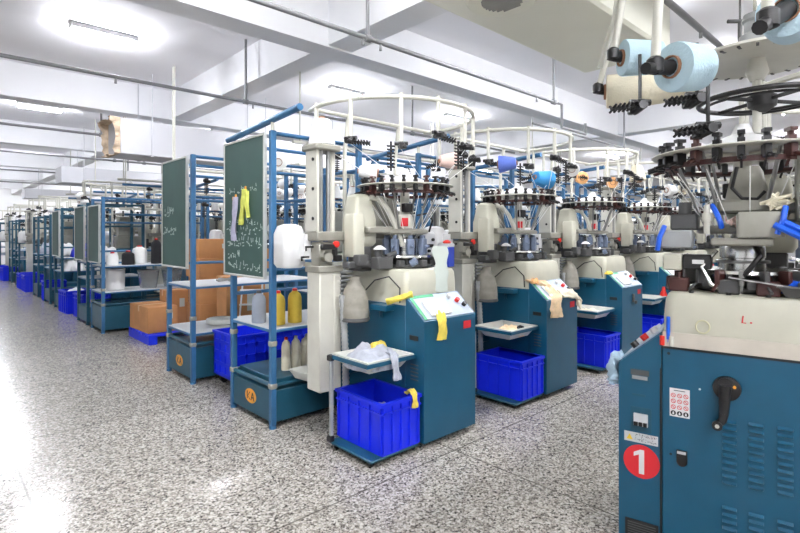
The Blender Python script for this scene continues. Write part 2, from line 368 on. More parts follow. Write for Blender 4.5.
def build_machine(label, tower=True, full=True, group=None):
    t = thing('knitting_machine', label, 'knitting machine', (0, 0, 0), 0, group)
    base = MB().box(-.3, .32, -.322, .56, .07, 1.05, .006)
    base.box(-.27, .29, -.30, .53, .02, .07)
    base = base.obj('base_cabinet', TEAL, t)
    con = nm()
    con.prism([(-.52,.05),(-.52,.95),(-.325,1.12),(-.325,.05)], lambda u, v, d: (d, u, v), -.3, .3)
    con = con.obj('control_console', TEAL, t, smooth=0)
    m = MB(); m.prism([(-.285,.012),(.285,.012),(.285,SLL-.01),(-.285,SLL-.01)], lambda u, v, h: sl(u, v, h), -.004, .006)
    cp = m.obj('control_panel', PANELG, con, smooth=0)
    if full:
        m = MB()
        for q in ([(-.285,.012),(-.255,.012),(-.255,SLL-.01),(-.285,SLL-.01)], [(-.255,SLL-.035),(-.02,SLL-.035),(-.02,SLL-.01),(-.255,SLL-.01)]):
            m.prism(q, lambda u, v, h: sl(u, v, h), .006, .008)
        m.obj('green_border', GREEN, con, smooth=0)
        m = MB(); m.prism([(-.2,.035),(.03,.035),(.03,.175),(-.2,.175)], lambda u, v, h: sl(u, v, h), .006, .022); m.obj('display', WHITE, con, smooth=0)
        for k, (bx, bv, mt) in enumerate(((.13,.2,WHITE),(.19,.15,REDB),(.235,.10,BLACK))):
            MB().cyl(sl(bx, bv, .005), sl(bx, bv, .035), .019, n=12).obj('push_button', mt, con)
        m = MB().box(.15, .24, -.523, -.519, .845, .905); m.obj('red_sticker', RED, con, smooth=0)
        MB().box(-.304, -.298, -.46, -.37, .80, .835).obj('grip_slot', BLACK, con, smooth=0)
        m = MB()
        for i in range(5): m.box(-.304, -.298, -.46, -.38, .50+i*.028, .508+i*.028)
        m.obj('vent_grille', DGREY, con, smooth=0)
        for fx, fy in ((-.25,-.25),(.27,-.25),(-.25,.5),(.27,.5)):
            MB().cyl((fx, fy, 0), (fx, fy, .03), .035, .02, 10).obj('foot', BLACK, t)
    MB().loft(-.295, .315, -.322, .5, .05, [(1.05,.0),(1.2,.003),(1.28,.010),(1.308,.022),(1.318,.045)]).obj('shell', BEIGE, t)
    # needle bed
    m = MB().lathe([(.20,1.315),(.22,1.33),(.22,1.345),(.13,1.35),(.12,1.40)], (0,0,0), 28)
    for k in range(14):
        a = 2*PI*k/14; m.cyl((.185*cos(a), .185*sin(a), 1.34), (.185*cos(a), .185*sin(a), 1.41), .008, n=6)
    for k in range(7):
        a = 2*PI*k/7+.2; m.cbox((.22*cos(a), .22*sin(a), 1.362), (.06, .05, .05), .006)
    m.obj('lower_bed', DGREY, t)
    m = MB().lathe([(.12,1.40),(.225,1.402),(.23,1.41),(.225,1.424),(.12,1.426)], n=36)
    if not full:
        m.k = 1
        for k in range(6):
            a = 2*PI*k/6+.3; m.cbox((.165*cos(a), .165*sin(a), 1.50), (.055,.055,.15))
    m.obj('needle_plate', [CHROME, SELECT], t)
    MB().lathe([(.098,1.42),(.098,1.46),(.092,1.463),(.092,1.48),(.098,1.483),(.098,1.53),(.09,1.56),(.06,1.57)], n=32).obj('knitting_cylinder', CHROME, t)
    if full:
        for k in range(8):
            m = nm(); m.xf = Matrix.Rotation(2*PI*k/8+.3, 4, 'Z') @ trans(.165, 0, 0)
            m.cbox((0,0,1.495), (.05,.06,.135), .008); m.cbox((.0,0,1.575), (.03,.035,.03), .005); m.cyl((.03,0,1.50),(.055,0,1.49),.012,n=8); m.obj('needle_selector', SELECT, t)
    m = MB().lathe([(.05,1.60),(.19,1.602),(.20,1.612),(.20,1.628),(.185,1.64),(.06,1.65)], n=30)
    m.box(-.06, .06, -.02, .36, 1.61, 1.67, .01)
    m.box(-.42, -.04, -.03, .05, 1.605, 1.66, .01)
    m.obj('head_plate', CAST, t)
    m = MB().lathe([(.068,1.645),(.07,1.74),(.05,1.77),(.04,1.78),(.04,1.98)], n=18); m.obj('head_cover', CREAM, t)
    if full:
        MB().cbox((-.03,-.06,1.82), (.09,.05,.075), .006).obj('sensor_box', BLACK, t)
        m = MB(); m.xf = Matrix.Rotation(math.radians(225), 4, 'Z'); m.box(.066, .0725, -.03, .03, 1.665, 1.735); m.obj('red_sticker', RED, t, smooth=0)
    # feeder disc
    m = MB().lathe([(.30,1.998),(.405,1.995),(.412,2.0),(.405,2.006),(.30,2.004)], n=48, closed=True)
    for k in range(6):
        a = PI/3*k; m.xf = Matrix.Rotation(a, 4, 'Z'); m.box(.04, .31, -.016, .016, 1.994, 2.006)
    m.xf = Matrix()
    if full: m.obj('feeder_disc', CREAM, t)
    nf = 24
    if full:
        for k in range(nf):
            m = nm(); feeder_mesh(m, 2*PI*k/nf, .355); m.obj('yarn_feeder', BROWN if k % 5 == 2 else BLACK, t)
        m = MB().lathe([(.33,1.93),(.35,1.925),(.35,1.95),(.33,1.95)], n=40, closed=True); m.obj('feeder_rail', BROWN, t)
    else:
        m.k = 1; m.xf0 = Matrix()
        for k in range(14): feeder_mesh(m, 2*PI*k/14, .355)
        m.obj('feeder_disc', [CREAM, BLACK], t)
    if full:
        for k in range(12):
            a = 2*PI*k/12+.1; MB().cyl((.33*cos(a), .33*sin(a), 1.905), (.10*cos(a+.2), .10*sin(a+.2), 1.565), .0028, n=4).obj('yarn_strand', WHITEY, t)
        for k in range(6):
            a = 2*PI*k/6+.5; MB().cyl((.16*cos(a), .16*sin(a), 1.64), (.30*cos(a), .30*sin(a), 1.995), .009, n=6).obj('disc_strut', STEEL, t)
    MB().lathe([(.20,2.012),(.215,2.02),(.21,2.035),(.12,2.075),(.05,2.10),(.03,2.15)], n=28).obj('dust_dish', WHITE, t)
    # drive housing behind the head
    m = MB().loft(-.50, -.28, .03, .24, .035, [(1.50,.02),(1.53,0),(1.72,0),(1.80,.015),(1.90,.03),(1.925,.06)])
    m.loft(-.56, -.45, -.02, .12, .02, [(1.42,.005),(1.44,0),(1.74,0),(1.76,.01)]); m.obj('drive_housing', BEIGE, t)
    m = MB().box(-.45, -.34, .03, .2, 1.30, 1.50, .008).box(-.62, -.22, -.03, .06, 1.335, 1.385, .006).box(-.40, -.24, -.12, -.02, 1.32, 1.42, .008).cyl((-.36,-.07,1.42),(-.36,-.07,1.475),.03,n=10).cyl((-.30,-.10,1.42),(-.2,-.10,1.45),.018,n=8).box(-.56,-.46,-.08,.0,1.35,1.44,.008)
    m.obj('drive_linkage', DGREY, t)
    if full and tower:
        MB().lathe([(.05,1.475),(.055,1.48),(.03,1.50),(.01,1.51)], (-.36,-.09,0), 16).obj('oil_cup', WHITE, t)
        m = MB().box(.22, .37, -.02, .12, 1.40, 1.62, .02); m.k = 1
        for z, y in ((1.46,.02),(1.52,.08),(1.57,.03)): m.cyl((.2,y,z),(.222,y,z),.013,n=8)
        for z, x in ((1.45,.27),(1.55,.32)): m.cyl((x,-.04,z),(x,-.018,z),.013,n=8)
        m.k = 1; m.box(.2155, .222, .03, .10, 1.42, 1.445); m.box(.25, .33, -.026, -.018, 1.48, 1.51); m.k = 0; m.obj('side_actuator', [LGREY, BLACK], t)
        MB().tube([(.3,.0,1.62),(.3,-.04,1.72),(.22,-.06,1.78),(.1,-.05,1.76)], .009, 6).obj('cable', BLACK, t)
        MB().box(.30, .345, -.14, .06, 1.32, 1.40, .006).cyl((.32,-.10,1.40),(.32,-.10,1.44),.014,n=8).obj('cam_box', DGREY, t)
        MB().cyl((-.12,-.20,1.36),(-.10,-.24,1.385),.03,n=10).obj('wire_reel', SELECT, t)
    if tower:
        P = [(-.34,.06,1.90),(-.27,.02,1.885),(-.21,-.02,1.80),(-.13,-.06,1.62),(-.10,-.08,1.50)]
        MB().tube(P, .022, 10).obj('suction_pipe', CREAM, t)
    # rear housings
    m = MB().box(-.22, .24, .30, .52, 1.32, 1.56, .012).box(-.1, .2, .32, .5, 1.56, 1.95, .015); m.obj('rear_column', CAST, t)
    if tower:
        tb = MB().box(-.77, -.565, .14, .32, .37, 1.33, .008).box(-.64, -.61, .133, .142, .42, 1.28, .003).obj('tower_base', CREAM, t)
        MB().box(-.575, -.29, .17, .29, .46, .62, .006).obj('tower_bracket', TEAL, t)
        m = MB().box(-.785, -.55, .13, .33, 1.30, 1.35, .006).cbox((-.69,.23,1.44), (.13,.12,.2), .01).cyl((-.70,.12,1.42),(-.70,.17,1.42),.04,n=12).cbox((-.76,.15,1.47),(.05,.05,.1),.006)
        m.box(-.79, -.42, .14, .32, 1.545, 1.62, .008).obj('tower_head', CAST, t)
        if full:
            MB().cbox((-.70,.118,1.50),(.15,.03,.04),.005).cbox((-.64,.125,1.46),(.035,.04,.09),.006).cbox((-.61,.13,1.41),(.06,.05,.05),.006).obj('valve_block', BLACK, t)
            for py, pz in ((.2,1.5),(.26,1.42)): MB().cyl((-.79,py,pz),(-.86,py,pz),.008,n=6).cyl((-.855,py,pz),(-.855,py,pz-.03),.008,n=6).obj('air_fitting', BLACK, t)
            MB().lathe([(.02,0),(.028,.01),(.026,.03),(.012,.035)], (-.635,.13,1.52), 12, rot('X', 90)).obj('red_knob', REDB, t)
        m = MB().box(-.79, -.765, .15, .31, 1.62, 2.26, .004)
        for z in (1.72, 1.95, 2.18): m.k = 1; m.cyl((-.79,.2,z),(-.797,.2,z),.014,n=10); m.k = 0
        m.obj('back_plate', [CREAM, BLACK], t)
        for gx, gy in ((-.735,.18),(-.665,.18)):
            MB().cyl((gx,gy,1.61),(gx,gy,2.26),.018,n=12).obj('guide_rail', STEEL, t)
        MB().cyl((-.69,.26,1.61),(-.69,.26,2.26),.012,n=8).obj('lead_screw', DGREY, t)
        MB().cyl((-.615,.20,1.62),(-.615,.20,2.26),.026,n=14).obj('air_tube', CREAM, t)
        MB().box(-.815, -.575, .12, .34, 2.25, 2.30, .012).obj('tower_cap', CAST, t)
        m = MB()
        for i in range(9): m.box(-.58, -.46, .12, .26, 1.02+i*.034, 1.034+i*.034)
        m.box(-.54, -.5, .17, .21, 1.0, 1.34).obj('cooling_fins', GREY, t)
        if full:
            m = MB().lathe([(.02,1.275),(.045,1.265),(.042,1.23),(.082,1.17),(.106,1.08),(.115,.98),(.110,.93),(.08,.92)], (-.50,.05,0), 20)
            db = m.obj('dust_bag', BAG, t)
            MB().lathe([(.115,.915),(.12,.925),(.115,.945)], (-.50,.05,0), 20).obj('bag_clip', DGREY, db)
            pts = []; r = []
            for i in range(60):
                q = i/59; pts.append((-.60+.03*q, .08-.02*sin(q*3), 1.12-.98*q)); r.append(.030 if i % 2 else .024)
            MB().tube(pts, r, 10).obj('corrugated_hose', GREY, t)
            MB().tube([(-.43,.02,1.14),(-.42,-.1,1.24),(-.36,-.2,1.27),(-.31,-.27,1.18),(-.33,-.29,1.07)], .006, 6).obj('cable', BLACK, t)
            MB().cyl((-.31,-.05,.93),(-.315,-.05,.98),.012,n=8).box(-.40,-.30,-.20,-.02,1.0,1.045,.004).obj('side_bracket', TEAL, t)
        m = MB().loft(-.94, -.74, .36, .58, .05, [(1.33,.02),(1.36,0),(1.6,0),(1.66,.02),(1.68,.06)]); m.box(-.82, -.76, .28, .40, 1.40, 1.6); m.obj('waste_canister', WHITE, t)
    # creel
    if full:
        m = MB().tube([ringpt(160+220*i/36) for i in range(37)], .018, 10)
        m.cyl(ringpt(165), ringpt(375), .017, n=8).obj('creel_ring', CREAM, t)
        for px in (-.3, .3):
            MB().tube([(px,.45,1.05),(px,.45,2.3),(px,.40,2.62)], .018, 8).obj('creel_post', CREAM, t)
        for i, dg in enumerate(DROPS):
            p = ringpt(dg); L = .25+.05*((i*7) % 3)
            dr = MB().cyl((p[0],p[1],RZ+.03),(p[0],p[1],RZ-L),.017,n=10).obj('dropper', CREAM, t)
            m = nm(); clamp_mesh(m, (p[0],p[1],RZ-L-.01), math.radians(dg)); m.obj('clamp', BLACK, dr)
            a = math.radians(dg); MB().cyl((p[0],p[1],RZ-L-.04), (.36*cos(a+.2), .36*sin(a+.2), 2.05), .0028, n=4).obj('yarn_strand', WHITEY, dr)
            m = nm()
            if i % 2: comb_mesh(m, (p[0],p[1],RZ-L-.02), math.radians(dg+90))
            else: vertical_comb(m, ringpt(dg-6, RR-.02, RZ-L+.02))
            m.obj('tension_comb', BLACK, dr)
    else:
        m = MB().tube([ringpt(160+220*i/22) for i in range(23)], .02, 6); m.cyl(ringpt(165), ringpt(375), .018, n=6)
        for px in (-.3, .3): m.tube([(px,.45,1.05),(px,.45,2.3),(px,.40,2.62)], .02, 6)
        for i, dg in enumerate(DROPS):
            p = ringpt(dg); L = .25+.05*((i*7) % 3); m.cyl((p[0],p[1],RZ+.03),(p[0],p[1],RZ-L),.019,n=6)
        m.k = 1; m.xf0 = Matrix()
        for i, dg in enumerate(DROPS):
            p = ringpt(dg); L = .25+.05*((i*7) % 3); clamp_mesh(m, (p[0],p[1],RZ-L-.01), math.radians(dg))
            if i % 2: comb_mesh(m, (p[0],p[1],RZ-L-.02), math.radians(dg+90))
        m.obj('creel_ring', [CREAM, BLACK], t)
    return t

PITCH, MX, MY = 1.7, 2.98, 3.12
FRONT = ['first circular knitting machine of the nearer row, grey cloth tray in front of it',
         'second circular knitting machine of the nearer row, peach cloth over its console',
         'third circular knitting machine of the nearer row, console with a dark clip on its front',
         'fourth circular knitting machine of the nearer row, red knob beside its tray',
         'fifth circular knitting machine of the nearer row, partly behind the number one machine']
MACH = build_machine(FRONT[0]); MACH.location = (MX, MY, 0)
ROW1 = [MACH] + [place(MACH, (MX+PITCH*k, MY, 0), 0, FRONT[k]) for k in range(1, 5)]
LOD = build_machine('', full=False)
lab_r1 = 'distant circular knitting machine at the far end of the nearer row'
LOD.location = (MX+PITCH*5, MY, 0); LOD['label'] = lab_r1; LOD['group'] = 'far machines of the nearer row'
for k in (6, 7): place(LOD, (MX+PITCH*k, MY, 0), 0, lab_r1, 'far machines of the nearer row')
far_rows = [(6.83, 180, range(1, 9), 'circular knitting machine in the row backing onto the nearer row', 'machines of the second row'),
            (8.5, 0, range(1, 9), 'circular knitting machine in the row beyond the cartons', 'machines of the row beyond the cartons'),
            (11.6, 180, range(0, 8), 'circular knitting machine in the row behind the black yarn rack', 'machines behind the black yarn rack'),
            (13.25, 0, range(1, 8), 'circular knitting machine in a far row beyond the low blue crates', 'machines of the far rows'),
            (16.95, 180, range(0, 6), 'circular knitting machine in a far row beyond the low blue crates', 'machines of the far rows'),
            (18.6, 0, range(0, 5), 'circular knitting machine in a far row beyond the low blue crates', 'machines of the far rows'),
           (22.3, 180, range(0, 5), 'circular knitting machine in a far row beyond the low blue crates', 'machines of the far rows'),
           (24.0, 0, range(0, 4), 'circular knitting machine in a far row beyond the low blue crates', 'machines of the far rows'),
           (28.0, 180, range(0, 4), 'circular knitting machine in a far row beyond the low blue crates', 'machines of the far rows')]
ALLFAR = [((MX+PITCH*k, MY, 0), 0) for k in (5, 6, 7)]
for y, rz, ks, lab, g in far_rows:
    for k in ks:
        x = MX+PITCH*k
        place(LOD, (x, y, 0), rz, lab, g); ALLFAR.append(((x, y, 0), rz))

# ------------------------------------------------------------------ overhead yarn rails between the far rows
def yarn_rail(label, y, z, xa, xb):
    t = thing('yarn_rail', label, 'rail', (0, 0, 0))
    for k in (0, 1): MB().cyl((xa, y+.3*k, z+.12*k), (xb, y+.3*k, z+.12*k), .022, n=8).obj('rail_tube', CREAM if k else RBLUE, t)
    x = xa+.2; i = 0
    while x < xb:
        MB().cyl((x, y, z), (x, y+.3, z+.12), .014, n=6).obj('cross_bar', CREAM, t)
        m = nm(); p = (x+.25, y, z-.05)
        clamp_mesh(m, p, .7*i); m.cyl((p[0], p[1], z), p, .012, n=6)
        (comb_mesh if i % 2 else lambda m_, p_, a_: vertical_comb(m_, p_))(m, p, i*1.1); m.obj('tension_clamp', BLACK, t)
        x += .62; i += 1
    for xx in (xa+.1, (xa+xb)/2, xb-.1): MB().cyl((xx, y+.3, z+.12), (xx, y+.3, ZC), .011, n=6).obj('hanger', CREAM, t)
for y, z, l in ((7.48, 2.45, 'double yarn guide rail with black clamps above the cartons'), (5.15, 2.62, 'double yarn guide rail with black clamps above the lattice crate'), (10.13, 2.5, 'double yarn guide rail with black clamps over the black yarn rack'),
                (12.3, 2.5, 'double yarn guide rail with black clamps, second beyond the cartons'), (14.9, 2.5, 'double yarn guide rail with black clamps, third beyond the cartons'), (10.0, 1.95, 'lower yarn guide rail with black clamps behind the black yarn rack'), (7.55, 2.1, 'lower yarn guide rail with black clamps above the cartons')):
    yarn_rail(l, y, z, 2.6 if y != 5.15 else 3.3, 14)
# ------------------------------------------------------------------ yarn cones
def cone_proto(name, label, m_y, L=.17, r0=.085, r1=.05, holder=False):
    t = thing(name, label, 'yarn cone')
    MB().lathe([(r1*.45,0),(r0*.55,0),(r0*.97,.004),(r0,.014),(r1+ (r0-r1)*.2,L*.86),(r1,L*.97),(r1*.6,L)], n=28).obj('yarn', m_y, t)
    MB().lathe([(r0*.40,-.012),(r0*.46,-.012),(r0*.46,.003),(r1*.42,L+.012),(r1*.34,L+.012)], n=16, closed=True).obj('core_tube', TUBEC, t)
    return t
def cone_at(proto, loc, axis, label, group=None, s=1):
    c = proto if label is None else place(proto, loc, 0, label, group)
    c.location = loc; c.rotation_euler = Vector(axis).to_track_quat('Z', 'Y').to_euler(); c.scale = (s, s, s); return c
def first_cone(m_y, loc, axis, label, group=None, s=1, **k):
    t = cone_proto('yarn_cone', label, m_y, **k)
    if group: t['group'] = group
    t.location = loc; t.rotation_euler = Vector(axis).to_track_quat('Z', 'Y').to_euler(); t.scale = (s, s, s); return t

def mpt(loc, rz, p): return tuple(Matrix.Translation(loc) @ Matrix.Rotation(math.radians(rz), 4, 'Z') @ Vector(p))
WP = None
glab = 'white yarn cone hanging on the crowded creels of the background rows'
for n, (loc, rz) in enumerate(ALLFAR):
    for i in ((1, 3, 4, 5, 6) if n < 20 else (1, 3, 5) if n < 34 else (4,)):
        dg = DROPS[i]+10; L = .25+.05*((i*7) % 3)
        p = mpt(loc, rz, ringpt(dg, RR+.03, RZ-L-.03)); a = math.radians(dg+90+rz+random.uniform(-25, 25)); ax = (cos(a), sin(a), random.uniform(-.1, .2))
        if WP is None: WP = first_cone(WHITEY, p, ax, glab, 'white cones on the background creels')
        else: cone_at(WP, p, ax, glab, 'white cones on the background creels')
R1 = lambda k, p: mpt((MX+PITCH*k, MY, 0), 0, p)
def hang(k, i, m_y, label, s=1, off=8, dz=-.04, ax=None):
    dg = DROPS[i]+off; L = .25+.05*((i*7) % 3); a = math.radians(dg+90)
    return first_cone(m_y, R1(k, ringpt(dg, RR, RZ-L+dz)), ax or (cos(a), sin(a), .05), label, s=s)
first_cone(PINKY, R1(0, (.66, -.02, 2.29)), (-.8, .5, -.05), 'pale pink yarn cone hanging beside the second tower')
first_cone(WHITEY, R1(0, (.05, .42, 2.16)), (-.73, .68, .1), 'white yarn cone lying behind the first machine head, hole facing out')
first_cone(WHITEY, R1(0, (-.69, .23, 2.30)), (0, 0, 1), 'white yarn cone standing on the first tower cap', s=1.25)
first_cone(WHITEY, (2.53, 4.45, 2.305), (.55, .83, 0), 'white yarn cone on the rail right behind the nearer chalkboard, hole facing out')
hang(1, 1, VIOLY, 'violet blue yarn cone over the second tower', s=1.0)
hang(1, 4, WHITEY, 'white yarn cone between the violet and bright blue cones', s=.9)
first_cone(BLUEY, R1(1, (.60, -.02, 2.22)), (-.75, .2, .1), 'bright blue yarn cone by the third tower', s=1.3)
hang(2, 1, ORANY, 'small orange yarn cone on the third creel', s=.9, ax=(.7, .72, 0))
hang(2, 4, CREAMY, 'large cream yarn cone pointing down on the third creel', s=1.2, ax=(.1, .1, 1))
hang(2, 6, ORANY, 'pale orange yarn cone at the outer end of the third creel', s=.95, ax=(.75, .6, 0))
hang(3, 2, WHITEY, 'white yarn cone low on the fourth creel', s=1)
hang(3, 4, CREAMY, 'cream yarn cone on the fourth creel', s=1)

# ------------------------------------------------------------------ blue creel racks
def fake_glyph(m, fn, u, v, s, rnd):
    for _ in range(rnd.randint(3, 5)):
        a, b = rnd.uniform(0, s), rnd.uniform(0, s)
        if rnd.random() < .5: c, d_ = a+rnd.uniform(.3, .7)*s, b+rnd.uniform(-.15, .15)*s
        else: c, d_ = a+rnd.uniform(-.2, .2)*s, b+rnd.uniform(.3, .7)*s
        w = .07*s; du, dv = c-a, d_-b; l = math.hypot(du, dv) or 1; nx, ny = -dv/l*w, du/l*w
        m.prism([(u+a+nx, v+b+ny), (u+c+nx, v+d_+ny), (u+c-nx, v+d_-ny), (u+a-nx, v+b-ny)], fn, 0, .001)

def build_rack(label, group, W=.9, D=.72, H=2.45, base=.31, shelves=(.82, 1.04), arm=1, board=(1.24, 2.42), text=None, emblem=True, simple=False, rails=(1.25, 2.05), paint=None):
    paint = paint or RBLUE
    # local: posts at x 0 and W, y 0 and D; aisle side is -x
    t = thing('creel_rack', label, 'rack', (0,0,0), 0, group)
    for px in (0, W):
        for py in (0, D):
            m = MB().box(px-.024, px+.024, py-.024, py+.024, .03, H, .004); m.cyl((px,py,0),(px,py,.03),.03,n=8); m.obj('post', paint, t)
    bb = MB().box(-.012, W+.012, -.012, D+.012, .05, base, .004).obj('base_box', RDARK, t)
    if not simple:
        m = MB()
        for k in (0, 1): m.cyl((0, D*k, base+.04), (W, D*k, base+.04), .016, n=8)
        for k in (0, 1): m.cyl((W*k, 0, base+.04), (W*k, D, base+.04), .018, n=8)
        m.obj('frame_rail', RDARK, t)
        for k in (0, D):
            for z in (base+.04, .70): MB().cbox((0, k, z), (.062, .062, .05), .01).obj('tube_joint', CAST, t)
    if emblem:
        e = MB().prism([(D/2+.10*cos(2*PI*i/24), .19+.062*sin(2*PI*i/24)) for i in range(24)], lambda u, v, d_: (d_, u, v), -.0125, -.016).obj('oval_emblem', ORANGE, bb, smooth=0)
        m = MB(); fn = lambda u, v, d_: (-.0162-d_, u, v)
        c = D/2
        for q in ([(c+.05,.155),(c+.065,.155),(c+.065,.225),(c+.05,.225)], [(c+.05,.185),(c+.012,.225),(c+.0,.225),(c+.04,.185),(c+.0,.155),(c+.016,.155)],
                  [(c-.075,.155),(c-.06,.155),(c-.032,.225),(c-.045,.225)], [(c-.02,.155),(c-.005,.155),(c-.032,.225),(c-.045,.225)], [(c-.058,.175),(c-.022,.175),(c-.022,.186),(c-.058,.186)]):
            m.prism(q, fn, 0, .001)
        m.obj('emblem_letters', BLACK, bb, smooth=0)
    for z in shelves:
        m = MB().box(-.02, W+.02, -.02, D+.02, z-.03, z-.008, .003); m.k = 1; m.box(-.015, W+.015, -.015, D+.015, z-.008, z, .002)
        m.obj('shelf', [RBLUE, LGREY], t)
    for z in rails: MB().tube([(0, D, z), (W, D, z), (W, 0, z)], .017, 8).obj('side_rail', paint, t)
    for y in (0, D): MB().cyl((0, y, H-.02), (W, y, H-.02), .018, n=8).obj('top_rail', paint, t)
    if arm:
        MB().cyl((0, D+.12, H+.03), (.0, -.42, H+.12), .028, n=10).cyl((0,D-.02,H-.05),(0,D-.02,H+.04),.014,n=8).obj('support_arm', RBLUE, t)
        m = nm(); m.cyl((0,.0,H-.02),(0,.0,H+.08),.016,n=8); m.obj('arm_bracket', CREAM, t)
    if board:
        z0, z1 = board; y0, y1 = .06, D+.08
        b = MB().box(-.05, -.03, y0, y1, z0, z1).obj('chalkboard', BOARD, t, smooth=0)
        m = MB().box(-.056, -.026, y0-.016, y0+.004, z0-.016, z1+.016, .003).box(-.056, -.026, y1-.004, y1+.016, z0-.016, z1+.016, .003).box(-.056, -.026, y0, y1, z0-.016, z0+.004, .003).box(-.056, -.026, y0, y1, z1-.004, z1+.016, .003)
        m.obj('board_frame', ALU, b)
        if text:
            rnd = random.Random(text); m = MB(); fn = lambda u, v, d_: (-.0505-d_, u, v)
            rows = {1: ((.43,.05,7),(.35,.06,8),(.25,.06,9),(.13,.055,3),(.04,.055,9),(.72,.045,7)), 2: ((.55,.08,4),(.35,.09,5))}[text]
            for dz, s, n in rows:
                for i in range(n): fake_glyph(m, fn, y1-.06-(i+1)*(y1-y0-.08)/max(n, 8), z0+dz, s, rnd)
            m.obj('chalk_writing', CHALK, b, smooth=0)
    return t
rk1 = build_rack('blue rack with chalkboard of writing, yellow cones on its shelf, beside the first machine', None, text=1, shelves=(.82,), rails=(1.05, 1.25, 2.2)); rk1.location = (2.08, 3.75, 0)
rk2 = build_rack('blue rack with plain-topped chalkboard, white shelf, beside the cartons', None, W=1.55, base=.38, shelves=(.54, 1.04), text=2, arm=0); rk2.location = (2.08, 5.45, 0)
rk3 = build_rack('long low-shelved rack holding black yarn beyond the cartons', None, W=1.6, D=.7, H=2.2, base=.42, shelves=(.66, 1.08), board=(1.14, 2.06), emblem=False, arm=0, rails=(1.3, 1.8)); rk3.location = (2.08, 9.2, 0)
RK = build_rack('', None, shelves=(.82,), board=None, emblem=False, simple=True, arm=1)
lab = 'blue creel rack between the backs of the two nearer machine rows'
RK['label'] = lab; RK['group'] = 'racks behind the nearer rows'; RK.location = (3.78, 3.75, 0)
for k in range(2, 8): place(RK, (2.08+PITCH*k, 3.75, 0), 0, lab, 'racks behind the nearer rows')
for k in range(1, 8): place(RK, (2.08+PITCH*k+.9, 6.17, 0), 180, lab, 'racks behind the nearer rows')
RKB = build_rack('', None, H=2.15, shelves=(.82, 1.1), board=(1.14, 2.08), emblem=False, simple=True, arm=0, paint=RDARK, rails=(1.3, 1.75))
RKC = build_rack('', None, H=2.05, shelves=(.82, 1.1), board=None, emblem=False, simple=True, arm=0, paint=RDARK, rails=(1.3, 1.75))
far = ((10.25, 'dark chalkboard rack right behind the black yarn rack'), (12.55, 'chalkboard rack beside the lone blue crate on the aisle'), (13.9, 'third dark teal rack along the aisle beyond the black yarn rack'),
       (15.6, 'fourth dark teal rack along the aisle beyond the black yarn rack'), (19.2, 'fifth dark teal rack along the aisle beyond the black yarn rack'), (20.9, 'sixth dark teal rack along the aisle beyond the black yarn rack'), (24.6, 'seventh dark teal rack along the aisle beyond the black yarn rack'), (26.5, 'last dark teal rack at the far end of the aisle'))
for i, (y, l) in enumerate(far):
    if i == 0: RKB.location = (2.08, y, 0); RKB['label'] = l
    elif i == 2: RKC.location = (2.08, y, 0); RKC['label'] = l
    else: place(RKB if i == 1 else RKC, (2.08, y, 0), 0, l)
for i, k in enumerate(range(1, 7)):
    place(RK, (2.08+PITCH*k, 9.2, 0), 0, 'blue creel rack behind the black yarn rack, deep among the machines', 'racks deep among the far machines')
    place(RK, (2.08+PITCH*k, 13.9, 0), 0, 'blue creel rack behind the black yarn rack, deep among the machines', 'racks deep among the far machines')

wl2 = 'white yarn cone standing on the upper rail of a creel rack among the machines'
WS = None
for o in [q for q in bpy.data.objects if q.name.startswith('creel_rack') and q.get('group')]:
    for i in range(3):
        p = mpt(o.location, math.degrees(o.rotation_euler.z), (.16+.29*i, .72, 2.068))
        if WS is None: WS = first_cone(WHITEY, p, (0, 0, 1), wl2, 'white cones on the rack rails')
        else: cone_at(WS, p, (0, 0, 1), wl2, 'white cones on the rack rails')
# ------------------------------------------------------------------ trolleys, trays, crates
def build_crate(label, W=.37, D=.52, H=.36, mesh=False):
    t = thing('plastic_crate', label, 'crate')
    w = .008; m = MB()
    def ring(z0, z1, o, i): 
        m.box(-W/2-o, W/2+o, -D/2-o, -D/2+i, z0, z1); m.box(-W/2-o, W/2+o, D/2-i, D/2+o, z0, z1)
        m.box(-W/2-o, -W/2+i, -D/2+i, D/2-i, z0, z1); m.box(W/2-i, W/2+o, -D/2+i, D/2-i, z0, z1)
    m.box(-W/2+.005, W/2-.005, -D/2+.005, D/2-.005, 0, .012)
    if not mesh:
        ring(.0, H, -.006, .016)
    else:
        for z in (0, H*.24, H*.49, H*.74): ring(z, z+.035, 0, .014)
        n = max(3, int(D/.11)); 
        for k in range(n+1):
            y = -D/2+.012+(D-.024)*k/n
            for x in (-W/2+.007, W/2-.007): m.box(x-.007, x+.007, y-.012, y+.012, 0, H)
        n = max(3, int(W/.11))
        for k in range(n+1):
            x = -W/2+.012+(W-.024)*k/n
            for y in (-D/2+.007, D/2-.007): m.box(x-.012, x+.012, y-.007, y+.007, 0, H)
        m.box(-W/2+.012, W/2-.012, D/2-.0115, D/2-.0095, .01, H-.01); m.box(-W/2+.012, W/2-.012, -D/2+.0095, -D/2+.0115, .01, H-.01)
        m.box(-W/2+.0095, -W/2+.0115, -D/2+.012, D/2-.012, .01, H-.01); m.box(W/2-.0115, W/2-.0095, -D/2+.012, D/2-.012, .01, H-.01)
    m.obj('crate_body', CRATE, t, smooth=0)
    m = MB(); ring(H-.02, H+.004, .012, .016); 
    if not mesh: ring(H-.075, H-.063, .008, .012)
    m.obj('rim', CRATE, t, smooth=0)
    if not mesh:
        m = MB()
        for q in (-.5, -.25, 0, .25, .5):
            y = q*(D-.03)
            for sx in (-1, 1): m.box(sx*(W/2+.001)-.007, sx*(W/2+.001)+.007, y-.007, y+.007, .012, H-.02)
            x = q*(W-.03)
            for sy in (-1, 1): m.box(x-.007, x+.007, sy*(D/2+.001)-.007, sy*(D/2+.001)+.007, .012, H-.02)
        m.obj('ribs', CRATE, t, smooth=0)
    return t
